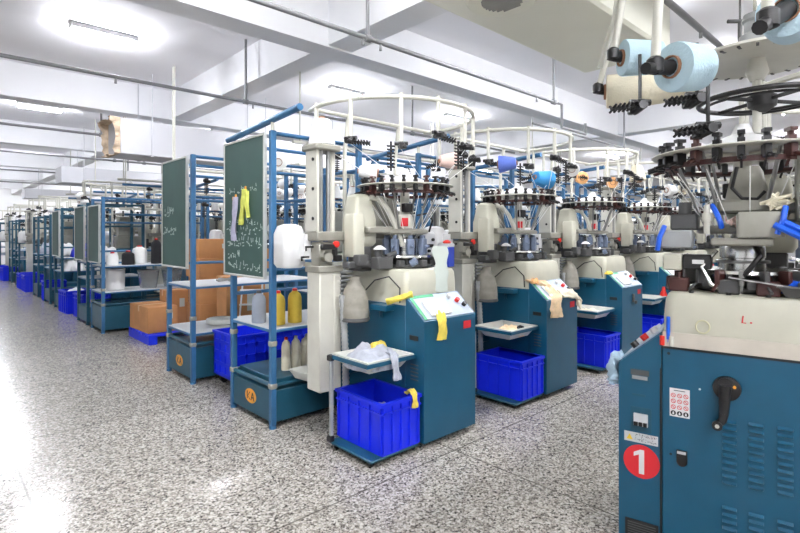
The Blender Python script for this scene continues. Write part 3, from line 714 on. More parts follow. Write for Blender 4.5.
def build_tray(label):
    t = thing('plastic_tray', label, 'tray')
    m = MB(); W, D, H = .444, .424, .1
    lv = [(.0, .075), (.004, .07), (H-.012, .012), (H, .0)]
    vs = []
    def rr(ins, z): return [(-W/2+ins, -D/2+ins, z), (W/2-ins, -D/2+ins, z), (W/2-ins, D/2-ins, z), (-W/2+ins, D/2-ins, z)]
    loops = [rr(.07, 0), rr(.012, H-.012), rr(0, H-.012), rr(0, H), rr(.022, H), rr(.08, .012)]
    for l in loops: vs += l
    fs = [(0,1,2,3), tuple(range(20, 24))]
    for i in range(5):
        for j in range(4): fs.append((i*4+j, i*4+(j+1) % 4, (i+1)*4+(j+1) % 4, (i+1)*4+j))
    m.add(vs, fs); m.obj('tray_body', TRAY, t, smooth=0)
    return t
def build_trolley(label):
    t = thing('crate_trolley', label, 'trolley')
    MB().box(-.24, .215, -.25, .25, .04, .058, .005).obj('base_plate', RDARK, t)
    for cx, cy in ((-.2,-.2),(-.2,.2),(.2,-.2),(.2,.2)):
        w = MB().lathe([(.008,-.012),(.02,-.012),(.02,.012),(.008,.012)], (cx, cy, .02), 14, rot('X', 90)).obj('caster', BLACK, t)
        MB().box(cx-.018, cx+.018, cy-.018, cy+.018, .03, .042).obj('fork', STEEL, w)
    for cx, cy in ((-.228,.23),):
        MB().box(cx-.013, cx+.013, cy-.013, cy+.013, .057, .69, .003).obj('post', GREY if cy > 0 else RDARK, t)
    m = MB()
    for k in (0, 1):
        m.box(-.235, .235, -.199+.438*k, -.188+.438*k, .672, .70); m.box(-.235+.459*k, -.224+.459*k, -.19, .24, .672, .70)
    m.obj('tray_frame', TEAL, t, smooth=0)
    for z in (.055, .655): MB().box(-.255, -.213, .205, .255, z, z+.045, .006).obj('post_joint', BLACK, t)
    return t
def cloth(name, label, cat, mt, loc, W, D, H, seed, rz=0, drop=None, n=26, group=None):
    rnd = random.Random(seed); m = MB(); vs = []; fs = []
    of = Vector((rnd.uniform(0, 50), rnd.uniform(0, 50), 0))
    for i in range(n+1):
        for j in range(n+1):
            u, v = i/n*2-1, j/n*2-1
            edge = max(0, 1-(u*u+v*v)**1.5*.85)
            x, y = u*W/2, v*D/2
            z = H*(max(edge, 0)**.75)*(.78+.34*noise.noise(Vector((u*2.0, v*2.0, 0))+of)+.16*noise.noise(Vector((u*5, v*5, 1))+of))
            if u*u+v*v > 1:
                q = 1/math.sqrt(u*u+v*v); x *= q; y *= q; z = -.001
            vs.append((x+.012*noise.noise(Vector((u*5, v*5, 3))+of), y+.012*noise.noise(Vector((u*5, v*5, 7))+of), max(z, 0)+.004))
    for i in range(n):
        for j in range(n): a = i*(n+1)+j; fs.append((a, a+1, a+n+2, a+n+1))
    b0 = len(vs)
    rim = [i*(n+1) for i in range(n+1)] + [n*(n+1)+j for j in range(1, n+1)] + [i*(n+1)+n for i in range(n-1, -1, -1)] + [j for j in range(n-1, 0, -1)]
    vs += [(vs[i][0]*.95, vs[i][1]*.95, 0) for i in rim]; L = len(rim)
    fs += [(rim[i], rim[(i+1) % L], b0+(i+1) % L, b0+i) for i in range(L)] + [tuple(range(b0, b0+L))]
    m.add(vs, fs); o = m.obj(name, mt, None, smooth=80, loc=loc); o.rotation_euler.z = math.radians(rz)
    return tag(o, label, cat, group)
def strip_cloth(name, label, cat, mt, path, w, wn, th=.012, seed=0, n=9):
    # a soft strip of knitting following a 3-D path; wn is its width direction
    rnd = random.Random(seed); P = [Vector(p) for p in path]; m = MB(); wn = Vector(wn).normalized(); vs = []; fs = []
    Q = []
    for i in range(len(P)-1):
        for k in range(5): Q.append(P[i].lerp(P[i+1], k/5))
    Q.append(P[-1])
    for i, p in enumerate(Q):
        tg = (Q[min(i+1, len(Q)-1)]-Q[max(i-1, 0)]).normalized(); nr = tg.cross(wn).normalized()
        ww = w*(.85+.3*noise.noise(Vector((i*.3, seed, 0)))); 
        for j in range(2*n):
            a = 2*PI*j/(2*n); bmp = noise.noise(Vector((i*.35, j*.9, seed)))*.5
            vs.append(p + wn*(ww/2*cos(a)) + nr*(th*(1+bmp)*sin(a)) + nr*th*.6*sin(cos(a)*6+i*.5))
    k2 = 2*n
    for i in range(len(Q)-1):
        for j in range(k2): fs.append((i*k2+j, i*k2+(j+1) % k2, (i+1)*k2+(j+1) % k2, (i+1)*k2+j))
    fs += [tuple(range(k2)), tuple((len(Q)-1)*k2+j for j in range(k2))]
    m.add(vs, fs); return tag(m.obj(name, mt, None, smooth=70), label, cat)

TR = build_trolley('blue-based trolley under the crate at the first machine'); TR.location = (2.435, 2.875, 0)
CR = build_crate('deep blue plastic crate on the trolley nearest the camera, yellow rag on its rim'); CR.location = (2.475, 2.885, .059)
TY = build_tray('grey plastic tray heaped with grey knitted cloth'); TY.location = (2.435, 2.895, .61)
nth = ['second', 'third', 'fourth', 'fifth']
for k in range(1, 5):
    dx = PITCH*k
    place(TR, (2.435+dx, 2.875, 0), 0, 'blue-based trolley under the crate at the %s machine of the nearer row' % nth[k-1])
    place(CR, (2.475+dx, 2.885, .059), 0, 'deep blue plastic crate below the tray at the %s machine of the nearer row' % nth[k-1])
    place(TY, (2.435+dx, 2.895, .61), 0, ['grey plastic tray with peach and dark scraps at the second machine', 'grey plastic tray at the third machine, behind the peach cloth console', 'grey plastic tray beside the red knob at the fourth machine', 'grey plastic tray at the fifth machine'][k-1])
cloth('cloth_pile', 'heap of grey knitted cloth in the nearest tray', 'cloth', GCLOTH, (2.43, 2.89, .625), .42, .40, .17, 3)
strip_cloth('cloth_strip', 'grey knitted end hanging over the edge of the nearest tray', 'cloth', GCLOTH, [(2.48,2.80,.73),(2.46,2.70,.74),(2.44,2.655,.70),(2.44,2.645,.62),(2.45,2.64,.56)], .08, (1,0.1,0), seed=4)
cloth('cloth_scrap', 'yellow scrap on top of the grey cloth heap', 'cloth', YCLOTH, (2.55, 2.97, .72), .2, .12, .055, 5, 30)
strip_cloth('cloth_rag', 'yellow rag hanging over the rim of the nearest crate', 'cloth', YCLOTH, [(2.60,2.70,.425),(2.60,2.65,.455),(2.595,2.612,.435),(2.59,2.605,.39),(2.59,2.604,.34)], .06, (1,0,0), th=.01, seed=6)
cloth('cloth_pile', 'small heap of grey cloth inside the nearest blue crate', 'cloth', LCLOTH, (2.46, 2.9, .075), .32, .44, .30, 8)
cloth('cloth_pile', 'peach scraps lying in the tray at the second machine', 'cloth', PCLOTH, (4.17, 2.88, .615), .3, .28, .10, 9)
cloth('cloth_scrap', 'dark scrap lying among peach scraps at the second machine', 'cloth', BLACKY, (4.22, 2.80, .675), .1, .08, .035, 10)
cloth('cloth_pile', 'pale yellow scraps lying in the tray at the third machine', 'cloth', CREAMY, (5.86, 2.9, .615), .3, .28, .09, 11)
# cloth on consoles
strip_cloth('cloth_rag', 'yellow rag hanging down the front of the first console', 'cloth', YCLOTH, [(2.875,2.65,1.0),(2.87,2.61,.985),(2.865,2.583,.94),(2.86,2.58,.87),(2.85,2.58,.80)], .11, (1,0,0), th=.014, seed=12)
strip_cloth('cloth_rag', 'yellow cloth lying along the shell behind the first console', 'cloth', YCLOTH, [(2.60,2.93,1.075),(2.64,2.86,1.10),(2.68,2.79,1.125),(2.74,2.78,1.135)], .06, (.7,.7,0), th=.016, seed=13)
strip_cloth('cloth_strip', 'peach cloth trailing from the console top down the front at the second machine', 'cloth', PCLOTH, [(4.40,2.80,1.14),(4.50,2.76,1.115),(4.58,2.70,1.06),(4.56,2.63,1.0),(4.53,2.585,.95),(4.52,2.58,.86),(4.52,2.58,.78)], .19, (.9,-.2,0), th=.022, seed=14)
cloth('cloth_scrap', 'orange scrap on the upper console edge at the second machine', 'cloth', ORANY, (4.46, 2.79, 1.105), .16, .1, .06, 15, 20)
strip_cloth('cloth_strip', 'pale yellow cloth along the front console edge of the second machine', 'cloth', CREAMY, [(4.66,2.63,1.0),(4.78,2.62,.995),(4.90,2.61,.985),(4.97,2.60,.94),(4.975,2.60,.86)], .15, (0,.75,.6), th=.02, seed=16)
cloth('cloth_scrap', 'yellow scrap on the third console', 'cloth', YCLOTH, (6.14, 2.79, 1.105), .14, .08, .04, 17)
tag(MB().box(6.36, 6.40, 2.575, 2.598, .76, .86, .006).box(6.37, 6.41, 2.55, 2.577, .74, .78, .006).obj('clip', DGREY), 'dark clip hanging on the front of the third console', 'clip')
tag(MB().lathe([(.05,0),(.05,.05),(.03,.1),(.02,.16)], (7.78,2.73,.68), 14).obj('yarn_bobbin', REDB), 'red bobbin standing by the tray at the fourth machine', 'bobbin')
# first machine: paper and blue binder
tag(strip_cloth('paper_sheet', '', '', PAPER, [(3.07,2.80,1.50),(3.07,2.785,1.36),(3.06,2.78,1.24),(3.055,2.775,1.13)], .135, (.8,-.6,0), th=.002, seed=18, n=6), 'printed white paper sheet hanging on the first machine shell', 'paper')
b = thing('blue_binder', 'blue file box standing on the first machine behind the paper sheet', 'file box', (3.26, 2.9, 1.319), 20)
MB().box(-.07, .07, -.05, .05, 0, .19, .006).obj('box_body', mat('royal_blue', (34, 62, 170), .5), b); MB().box(-.072, .072, -.052, .052, .165, .20, .006).obj('lid', LGREY, b)
tag(MB().lathe([(.03,0),(.036,.008),(.03,.02),(.012,.03)], (3.235,2.87,1.52), 14).obj('tape_roll', REDB), 'small red cap lying on the blue file box', 'cap')
# socks pegged on the chalkboard
strip_cloth('knit_sample', 'lilac knitted sample pinned on the chalkboard', 'cloth', LCLOTH, [(2.022,4.31,1.93),(2.015,4.315,1.78),(2.014,4.33,1.63),(2.016,4.335,1.54)], .10, (0,1,0), th=.010, seed=19)
strip_cloth('knit_sample', 'lime yellow knitted sample with two legs pinned on the chalkboard', 'cloth', LIMEC, [(2.02,4.13,1.99),(2.012,4.14,1.86),(2.012,4.17,1.74),(2.014,4.19,1.68)], .08, (0,1,.1), th=.012, seed=20)
strip_cloth('knit_sample', 'narrow lime leg hanging beside the lime yellow sample', 'cloth', LIMEC, [(2.02,4.09,1.97),(2.012,4.07,1.84),(2.013,4.05,1.74)], .06, (0,1,-.1), th=.010, seed=21)
for y, z in ((4.31,1.94),(4.12,2.0),(4.36,1.92)):
    tag(MB().cbox((2.024, y, z), (.012, .022, .03), .003).obj('clothes_peg', ORANGE), 'small orange peg holding knitted samples on the chalkboard', 'peg', 'pegs on the chalkboard')

# standing cones
def standing(m_y, x, y, z, label, group=None, h=.26, r=.062, top=REDB):
    t = thing('yarn_spool', label, 'yarn cone', (x, y, z), 0, group)
    MB().lathe([(r*.6,0),(r*.97,.003),(r,.02),(r*.96,h*.78),(r*.8,h*.9),(r*.42,h*.97),(r*.4,h)], n=24).obj('yarn', m_y, t)
    MB().lathe([(r*.34,h),(r*.34,h+.02),(r*.2,h+.024)], n=12).obj('core_tip', top, t); return t
standing(GREYY, 2.14, 4.1, .82, 'grey yarn cone on the shelf left of the yellow cones', top=DGREY)
standing(YELLOWY, 2.215, 3.9, .82, 'yellow yarn cone on the rack shelf next to the grey cone', h=.27)
standing(YELLOWY, 2.38, 3.9, .82, 'yellow yarn cone on the rack shelf next to the tower', h=.28, r=.062)
standing(CREAMY, 2.34, 3.98, .39, 'slim cream cone with red tip on the rack base, beside the rack post', h=.27, r=.042)
standing(CREAMY, 2.44, 3.98, .39, 'slim cream cone in the middle of three on the rack base', h=.27, r=.045, top=CREAM)
standing(CREAMY, 2.56, 3.98, .39, 'widest cream cone on the rack base, next to the machine', h=.27, r=.062, top=CREAM)
tag(MB().box(2.12, 2.94, 3.79, 4.43, .345, .39, .004).obj('steel_sheet', RDARK), 'dark sheet laid across the base of the chalkboard rack', 'sheet')
t2 = place(TY, (2.36, 3.63, .392), 8, 'white tray jutting out in front of the cream cones'); t2.scale = (.58, .58, .75)
standing(BLACKY, 2.5, 9.4, 1.08, 'short black cone on the far rack, nearest the white cone', h=.22, r=.10)
standing(BLACKY, 2.95, 9.4, 1.08, 'tall black cone in the middle of the far rack', h=.42, r=.085)
standing(BLACKY, 3.35, 9.4, 1.08, 'black cone on the far rack next to the chalkboard rack', h=.36, r=.09)
standing(WHITEY, 2.25, 9.35, 1.08, 'small white cone on the aisle corner of the far rack', h=.2, r=.09)
standing(WHITEY, 2.72, 9.55, 1.08, 'white cone half hidden between black cones on the far rack', h=.3, r=.12)
for x, l in ((2.85, 'clear plastic tub on the far rack, nearer the white drum'), (3.25, 'clear plastic tub on the far rack, nearer the cartons')):
    t = thing('plastic_tub', l, 'tub', (x, 9.5, .66))
    MB().loft(-.15, .15, -.15, .15, .05, [(0,.04),(.01,.035),(.3,0),(.3,.012),(.02,.05)]).obj('tub_body', CLEAR, t); MB().loft(-.155, .155, -.155, .155, .05, [(.3,0),(.32,0)]).obj('rim', GREY, t)
t = thing('white_drum', 'white plastic drum on the lower shelf of the far rack', 'drum', (2.33, 9.5, .66))
MB().lathe([(.13,0),(.14,.01),(.145,.32),(.14,.33)], n=24).obj('drum_body', WHITE, t); MB().lathe([(.15,.33),(.15,.36),(.12,.37)], n=24).obj('lid', LGREY, t)
# things on second rack
tag(MB().tube([(2.55+.1*cos(i*.5)*(1+.2*sin(i)), 5.72+.09*sin(i*.5), 1.055+.006*(i % 5)) for i in range(40)], .007, 6).obj('wire_coil', STEEL), 'loose grey wire coil on the white shelf of the second rack', 'wire')
tag(MB().tube([(2.55+.16*cos(i*.35), 5.8+.16*sin(i*.35), .56+.03*i/40) for i in range(54)], .018, 8).obj('hose_coil', TRAY), 'pale coiled hose on the lower shelf of the second rack', 'hose')
# big mesh crate between the racks
MC = build_crate('large blue lattice crate standing between the two chalkboard racks', .9, .52, .46, True); MC.location = (2.71, 5.08, .11)
t = thing('dolly', 'low black dolly under the large lattice crate', 'dolly', (2.71, 5.08, 0))
MB().box(-.42, .42, -.24, .24, .08, .11, .004).obj('deck', DGREY, t)
for cx in (-.36, .36):
    for cy in (-.2, .2): MB().lathe([(.01,-.014),(.038,-.014),(.038,.014),(.01,.014)], (cx, cy, .04), 14, rot('X', 90)).obj('caster', BLACK, t)
cloth('cloth_pile', 'pale cloth filling the large lattice crate', 'cloth', LCLOTH, (2.71, 5.08, .13), .8, .46, .34, 22)
# stepladder
t = thing('step_ladder', 'small white stepladder standing behind the grey yarn cone', 'ladder', (3.25, 6.5, 0), -38)
for sx in (-.17, .17): MB().cyl((sx, 0, .0), (sx*.8, .22, .92), .012, n=8).obj('rail', WHITE, t)
for k in range(4): MB().box(-.165, .165, .02+k*.05, .07+k*.05, .2+k*.2, .218+k*.2).obj('rung', WHITE, t)

# cartons and pallet
pl = thing('plastic_pallet', 'bright blue plastic pallet under the cartons', 'pallet', (3.05, 8.25, 0))
m = MB()
for i in range(7): m.box(-.72, .72, -.5+i*.145, -.5+i*.145+.11, .11, .14)
m.obj('deck', PALLET, pl, smooth=0)
for x in (-.66, 0, .66): MB().box(x-.06, x+.06, -.5, .48, 0, .11, .004).obj('runner', PALLET, pl)
def carton(label, x, y, z, w, d, h, rz=0):
    t = thing('carton', label, 'carton', (x, y, z), rz)
    MB().box(-w/2, w/2, -d/2, d/2, 0, h, .004).obj('box_body', CARD, t)
    MB().box(-w/2-.001, w/2+.001, -.03, .03, h-.09, h+.0015).obj('tape', TAPE, t, smooth=0)
    MB().box(w*.12, w*.34, -d/2-.0015, -d/2, h*.5, h*.75).obj('box_label', PAPER, t, smooth=0)
carton('wide low carton on the pallet end nearest the aisle', 2.56, 8.3, .14, .42, .8, .38, 2)
carton('small carton against the back of the pallet', 2.98, 8.62, .14, .36, .3, .55, -3)
carton('bottom carton of the stack behind the white shelf', 3.42, 8.1, .14, .66, .55, .36, 1)
carton('second carton up in the stack, with a white label', 3.42, 8.1, .5, .62, .52, .42, -3)
carton('third carton up in the stack behind the chalkboard', 3.40, 8.1, .92, .64, .5, .30, 3)
carton('topmost carton of the stack behind the chalkboard', 3.40, 8.12, 1.22, .60, .5, .30, -2)
carton('tall carton at the deep end of the stack', 3.92, 7.62, 0, .40, .42, 1.36, 2)
carton('flat carton behind the yellow cones', 3.3, 6.95, 0, .5, .32, 1.0, 0)

# aisle clutter far away
for x, y, z, l in ((2.25, 12.75-.6, .0, 'blue crate standing out alone on the aisle'), (2.35, 11.25, .0, 'blue crate on the floor against the dark chalkboard rack'), (2.3, 14.9, 0, 'blue crate in front of the far racks, first past the lone crate'),
                   (2.2, 17.4, 0, 'blue crate low by the far racks, second past the lone crate'), (2.2, 18.4, 0, 'blue crate low by the far racks, third past the lone crate'), (2.1, 21.9, 0, 'blue crate at the last far rack'), (1.9, 23.2, 0, 'blue crate at the vanishing end of the aisle')):
    c = place(CR, (x, y, z+.005), random.uniform(-8, 8), l); c.scale = (1.25, 1.1, 1.25)
for x, y, z, mt, l in ((2.4, 10.5, 1.10, WHITEY, 'white cloth bundle on the dark chalkboard rack'), (2.5, 12.85, 1.10, CRATE, 'blue bag on the rack beside the lone crate'), (2.3, 12.7, .82, WHITEY, 'white bundle on the rack beside the lone crate'),
                       (2.4, 14.1, 1.1, WHITEY, 'white bundle on the third far rack'), (2.35, 15.9, 1.1, GCLOTH, 'grey bundle on the fourth far rack')):
    cloth('cloth_bundle', l, 'cloth', mt, (x, y, z), .45, .5, .32, int(y*7), n=16)
cloth('cloth_bundle', 'white cloth overflowing the lone aisle crate', 'cloth', WHITEY, (2.25, 12.15, .36), .36, .36, .14, 77, n=16)

# ------------------------------------------------------------------ the number one machine on the right
NUM = build_machine('large teal knitting machine marked with a red number one disc', tower=False)
for ch in [c for c in NUM.children if c.name.split('.')[0] in ('creel_ring', 'creel_post', 'dropper', 'needle_selector')]:
    for g in list(ch.children): bpy.data.objects.remove(g)
    bpy.data.objects.remove(ch)
NUM.location = (3.0, .68, 0); NUM.rotation_euler.z = math.radians(192.06)
fx = lambda u, v, d_: (.32+d_, u, v)      # a point on its camera-side panel: u towards the back, v up
fc = lambda u, v, d_: (.30+d_, u, v)      # the same on the console side
def rect(u0, u1, v0, v1): return [(u0, v0), (u1, v0), (u1, v1), (u0, v1)]
def disc(u, v, r, n=28): return [(u+r*cos(2*PI*i/n), v+r*sin(2*PI*i/n)) for i in range(n)]
def pc(name, mt, polys, fn, d0, d1, parent=None): 
    m = MB()
    for q in polys: m.prism(q, fn, d0, d1)
    return m.obj(name, mt, parent or NUM, smooth=0)
pc('console_skin', TEAL, [rect(-.519, -.331, .055, .945)], fc, 0, .0195)
m = MB(); m.prism([(-.52,.945),(-.325,1.115),(-.325,.945)], fc, 0, .0195); m.obj('console_cheek', TEAL, NUM, smooth=0)
pc('seam', BLACK, [rect(-.331, -.3225, .055, 1.05)], fc, .0, .017)
rc = pc('recess_handle', RDARK, [rect(-.465, -.375, .865, .925), rect(-.455, -.395, .79, .80)], fx, -.0, .0015)
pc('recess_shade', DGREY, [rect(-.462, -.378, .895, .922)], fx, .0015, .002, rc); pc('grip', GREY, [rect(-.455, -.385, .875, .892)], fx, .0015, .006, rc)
bk = pc('breaker_panel', RDARK, [rect(-.462, -.368, .615, .735)], fx, 0, .0015)
pc('breaker', LGREY, [rect(-.447, -.383, .645, .705)], fx, .0015, .012, bk); pc('breaker_switch', BLACK, [rect(-.445, -.427, .647, .665), rect(-.423, -.407, .647, .665), rect(-.402, -.386, .647, .665)], fx, .012, .02, bk)
wl = pc('warning_label', LGREY, [rect(-.492, -.338, .558, .606)], fx, 0, .0012)
pc('warning_triangle', YSIGN, [[(-.482,.568),(-.452,.568),(-.467,.596)]], fx, .0012, .002, wl)
rnd = random.Random(3); m = MB()
for z in (.587, .566):
    for i in range(7): fake_glyph(m, lambda u, v, d_: (.3212+d_, u, v), -.445+i*.0145, z, .012, rnd)
m.obj('label_text', DGREY, wl, smooth=0)
rd = pc('number_disc', RED, [disc(-.413, .466, .083, 40)], fx, 0, .0013)
pc('number_one', WHITE, [[(-.424,.405),(-.400,.405),(-.400,.525),(-.418,.525),(-.448,.508),(-.448,.488),(-.424,.500)]], fx, .0013, .0022, rd)
vb = pc('air_filter', BLACK, [rect(-.487, -.336, .06, .170)], fx, 0, .006)
pc('filter_mesh', DGREY, [rect(-.475, -.348, .07+i*.012, .074+i*.012) for i in range(8)], fx, .006, .008, vb)
sg = pc('safety_sign', WHITE, [rect(-.288, -.203, .722, .858)], fx, 0, .0012)
m = MB()
for r_ in range(3):
    for c_ in range(3):
        u, v = -.272+c_*.0265, .824-r_*.028
        o_, i_ = disc(u, v, .0105, 16), disc(u, v, .0078, 16)
        for i in range(16): m.prism([o_[i], o_[(i+1) % 16], i_[(i+1) % 16], i_[i]], fx, .0012, .002)
        m.prism([(u-.006,v+.004),(u-.004,v+.006),(u+.006,v-.004),(u+.004,v-.006)], fx, .0012, .002)
m.obj('ban_symbols', RED, sg, smooth=0)
pc('duty_symbols', BLACK, [disc(-.272+k*.0265, .739, .0115, 16) for k in range(3)] + [rect(-.27, -.222, .846, .849)], fx, .0012, .002, sg)
pc('symbol_figures', WHITE, [[(-.272+k*.0265-.0035, .732),(-.272+k*.0265+.0035, .732),(-.272+k*.0265+.0035, .741),(-.272+k*.0265, .747),(-.272+k*.0265-.0035, .741)] for k in range(3)], fx, .002, .0026, sg)
# hand crank
ck = MB(); ck.lathe([(.045,0),(.056,.004),(.054,.02),(.03,.028)], (.32, -.055, .895), 28, rot('Y', 90)); ck = ck.obj('crank_boss', BLACK, NUM)
MB().cyl((.352,-.06,.915),(.352,-.066,.775),.026,.018,12).tube([(.352,-.066,.785),(.355,-.07,.755),(.362,-.088,.732)],[.02,.018,.016],10).cyl((.355,-.06,.92),(.33,-.06,.92),.028,n=12).obj('crank_arm', BLACK, ck)
MB().cyl((.362,-.09,.732),(.385,-.09,.732),.021,n=14).obj('crank_knob', BLACK, ck); MB().cyl((.385,-.09,.732),(.388,-.09,.732),.009,n=10).obj('knob_pin', CREAM, ck)
MB().cyl((.346,-.025,.91),(.352,-.025,.91),.007,n=8).obj('brass_pin', ORANGE, ck)
for u0, vtop in ((-.045, .755), (.055, .762), (.158, .768)):
    for top in (vtop, .36):
        m = MB()
        for i in range(10):
            z = top-.012-i*.031
            m.add([(.32,u0-.028,z+.006),(.32,u0+.028,z+.006),(.332,u0+.026,z-.004),(.332,u0-.026,z-.004),(.32,u0-.028,z-.010),(.32,u0+.028,z-.010)], [(0,1,2,3),(3,2,5,4),(0,3,4),(1,5,2)])
        if top > .5 or True: m.obj('louvre_bank', TEAL, NUM, smooth=0)
pc('key_socket', BLACK, [rect(-.258, -.213, .508, .565), disc(-.2355, .512, .022, 16)], fx, 0, .008); pc('socket_lip', LGREY, [rect(-.255, -.218, .55, .562)], fx, .008, .012)
pc('screw_hole', BLACK, [disc(-.292, 1.022, .007, 12), disc(-.283, .537, .006, 12)], fx, 0, .001); pc('screw_head', WHITE, [disc(-.162, .871, .005, 10)], fx, 0, .003)
pc('shell_trim', BLACK, [rect(-.322, .55, 1.045, 1.055)], fx, -.002, .003)
pc('shell_strip', mat('pinkish_strip', (198, 190, 178), .3), [rect(-.318, .5, 1.056, 1.125)], fx, -.008, .0015)
pc('red_marks', RED, [[(.0,1.197),(.004,1.23),(.009,1.23),(.006,1.2),(.018,1.2),(.018,1.196)], rect(.032,.04,1.198,1.204)], fx, -.016, -.0055)
m = MB().tube([(.319+.002,-.15+.028*cos(a*.3),1.165+.030*sin(a*.3)) for a in range(21)], .0035, 6, True); m.obj('shell_stain', mat('yellowed_mark', (198, 194, 160), .4), NUM)
# console top bits of this machine are its own panel; glove on the console lip
def num(p): return mpt((3.0, .68, 0), 192.06, p)
A_ = [(.25,-.515,.965),(.25,-.545,.95),(.25,-.555,.90),(.25,-.552,.85),(.25,-.55,.82)]
W_ = Vector(num((1,0,0)))-Vector(num((0,0,0)))
strip_cloth('cloth_rag', 'pale blue knitted rag hanging over the console lip of the number one machine', 'cloth', BCLOTH, [num(p) for p in A_], .11, W_, th=.022, seed=30)
tag(MB().cyl(num((.316,-.295,1.09)), num((.328,-.293,1.20)), .0085, n=10).cyl(num((.316,-.295,1.075)), num((.316,-.295,1.095)), .006, n=8).obj('marker_pen', HOSE), 'bright blue pen stuck upright on the beige shell edge', 'pen')
for q, (dx, mt) in enumerate(((.02, CREAM), (-.02, REDB))):
    tag(MB().cyl(num((.322,-.30+dx,1.06)), num((.322,-.30+dx,1.105)), .011, n=10).obj('small_bottle', mt), 'tiny %s bottle clipped by the blue pen' % ('cream' if q == 0 else 'red'), 'bottle')
# extras above the shell
ex = lambda: nm()
m = MB().lathe([(.05,2.47),(.28,2.455),(.32,2.462),(.32,2.474),(.28,2.472),(.06,2.52)], (0,.06,0), 40); m.obj('fan_disc', CREAM, NUM)
m = MB()
for k in range(26):
    a = 2*PI*k/26; m.xf = trans(0,.06,0) @ Matrix.Rotation(a, 4, 'Z'); m.cbox((.285,0,2.456),(.035,.012,.006))
m.obj('fan_slots', DGREY, NUM)
MB().lathe([(.03,2.36),(.05,2.40),(.035,2.47)], (0,.06,0), 16).lathe([(.02,2.10),(.022,2.37)], (0,.06,0), 10).obj('fan_stem', CREAM, NUM)
MB().lathe([(.015,2.47),(.065,2.50),(.082,2.54),(.076,2.585),(.055,2.60),(.055,2.65),(.066,2.66),(.058,2.69),(.02,2.70)], (0,.06,0), 20).obj('cone_gland', GREY, NUM)
for sx in (-.024, .024): MB().cyl((sx,.06,2.7),(sx,.06,3.6),.017,n=10).obj('overhead_post', CHROME, NUM)
m = MB().tube([(.27*cos(2*PI*i/40), .08+.27*sin(2*PI*i/40), 2.26) for i in range(40)], .013, 10, True)
m.tube([(.24*cos(2*PI*i/40), .08+.24*sin(2*PI*i/40), 2.245) for i in range(40)], .007, 6, True)
for k in range(4):
    a = PI/4+PI/2*k; m.cyl((.05*cos(a), .08+.05*sin(a), 2.26), (.27*cos(a), .08+.27*sin(a), 2.26), .010, n=6)
m.lathe([(.02,2.2),(.06,2.23),(.065,2.28),(.02,2.30)], (0,.08,0), 16); m.obj('yarn_wheel', BLACK, NUM)
m = MB().loft(-.02, .16, -.10, .14, .04, [(1.70,0),(1.73,0),(1.77,.03),(1.90,.055),(1.93,.07)]); m.box(-.05, .18, -.1, .42, 1.70, 1.765, .012); m.obj('head_casting', CAST, NUM)
m = MB().tube([(.165,-.02,1.92),(.172,-.04,1.82),(.17,.0,1.77),(.168,.06,1.765),(.166,.09,1.80)], .008, 8); m.obj('cable', BLACK, NUM)
m = MB().box(.12, .30, .20, .44, 1.66, 1.97, .01); m.k = 1
for i in range(9): m.box(.302, .312, .215+i*.025, .227+i*.025, 1.72, 1.94)
m.obj('ribbed_motor', [CAST, DGREY], NUM)
MB().loft(.17, .31, -.02, .16, .015, [(1.585,.0),(1.60,0),(1.685,0),(1.70,.008)]).obj('valve_cover', CAST, NUM)
MB().box(.1, .3, -.12, .12, 1.545, 1.582, .008).obj('valve_base', CAST, NUM)
MB().box(.13, .24, -.34, -.20, 1.53, 1.62, .008).obj('side_box', GREY, NUM)
mb = MB().box(.14, .24, -.24, -.12, 1.43, 1.50, .004).obj('step_motor', BLACK, NUM); MB().box(.2405, .242, -.20, -.15, 1.455, 1.475).obj('motor_label', WHITE, mb, smooth=0)
MB().box(.08, .24, -.33, -.245, 1.42, 1.50, .008).obj('feed_box', BEIGE, NUM)
for i, P in enumerate(([(.33,.12,1.64),(.36,.22,1.58),(.38,.34,1.56),(.36,.52,1.60)], [(.32,.14,1.66),(.34,.24,1.60),(.36,.36,1.545),(.34,.5,1.55)], [(.20,-.12,1.74),(.23,-.10,1.70),(.24,-.085,1.66),(.22,-.08,1.63)], [(.24,-.32,1.64),(.27,-.34,1.58),(.25,-.35,1.52)], [(.30,.16,1.72),(.33,.15,1.66),(.32,.13,1.6)])):
    MB().tube(P, .014 if i < 2 else .012, 8).obj('air_hose', HOSE, NUM)
MB().tube([(.20,-.1,1.52),(.24,-.16,1.44),(.26,-.12,1.36),(.25,-.06,1.325)], .009, 8).obj('steel_hose', CHROME, NUM)
rnd = random.Random(5); P = []
for i in range(90): P.append((.25+.05*noise.noise(Vector((i*.35, 1, 0))), .13+.10*noise.noise(Vector((i*.31, 5, 0))), 1.745+.06*noise.noise(Vector((i*.4, 9, 0)))))
tag(MB().tube([num(p) for p in P], .0075, 6).obj('yarn_tangle', CREAMY), 'tangle of cream yarn lying on the grey valve cover of the number one machine', 'yarn')
P = [(.22+.05*noise.noise(Vector((i*.35, 31, 0))), -.02+.09*noise.noise(Vector((i*.31, 35, 0))), 1.655+.04*noise.noise(Vector((i*.4, 39, 0)))) for i in range(60)]
tag(MB().tube([num(p) for p in P], .006, 6).obj('yarn_tangle', PINKY), 'tangle of pink yarn under the grey head casting of the number one machine', 'yarn')
for i, (x, y) in enumerate(((.2,-.26),(.22,-.05),(.23,.1),(.24,.25),(.1,-.28),(.25,.38))):
    MB().box(x-.025, x+.045, y-.045, y+.045, 1.318, 1.385, .006).cyl((x,y,1.385),(x,y,1.41),.012,n=8).obj('cam_box', BROWN if i % 2 == 0 else DGREY, NUM)
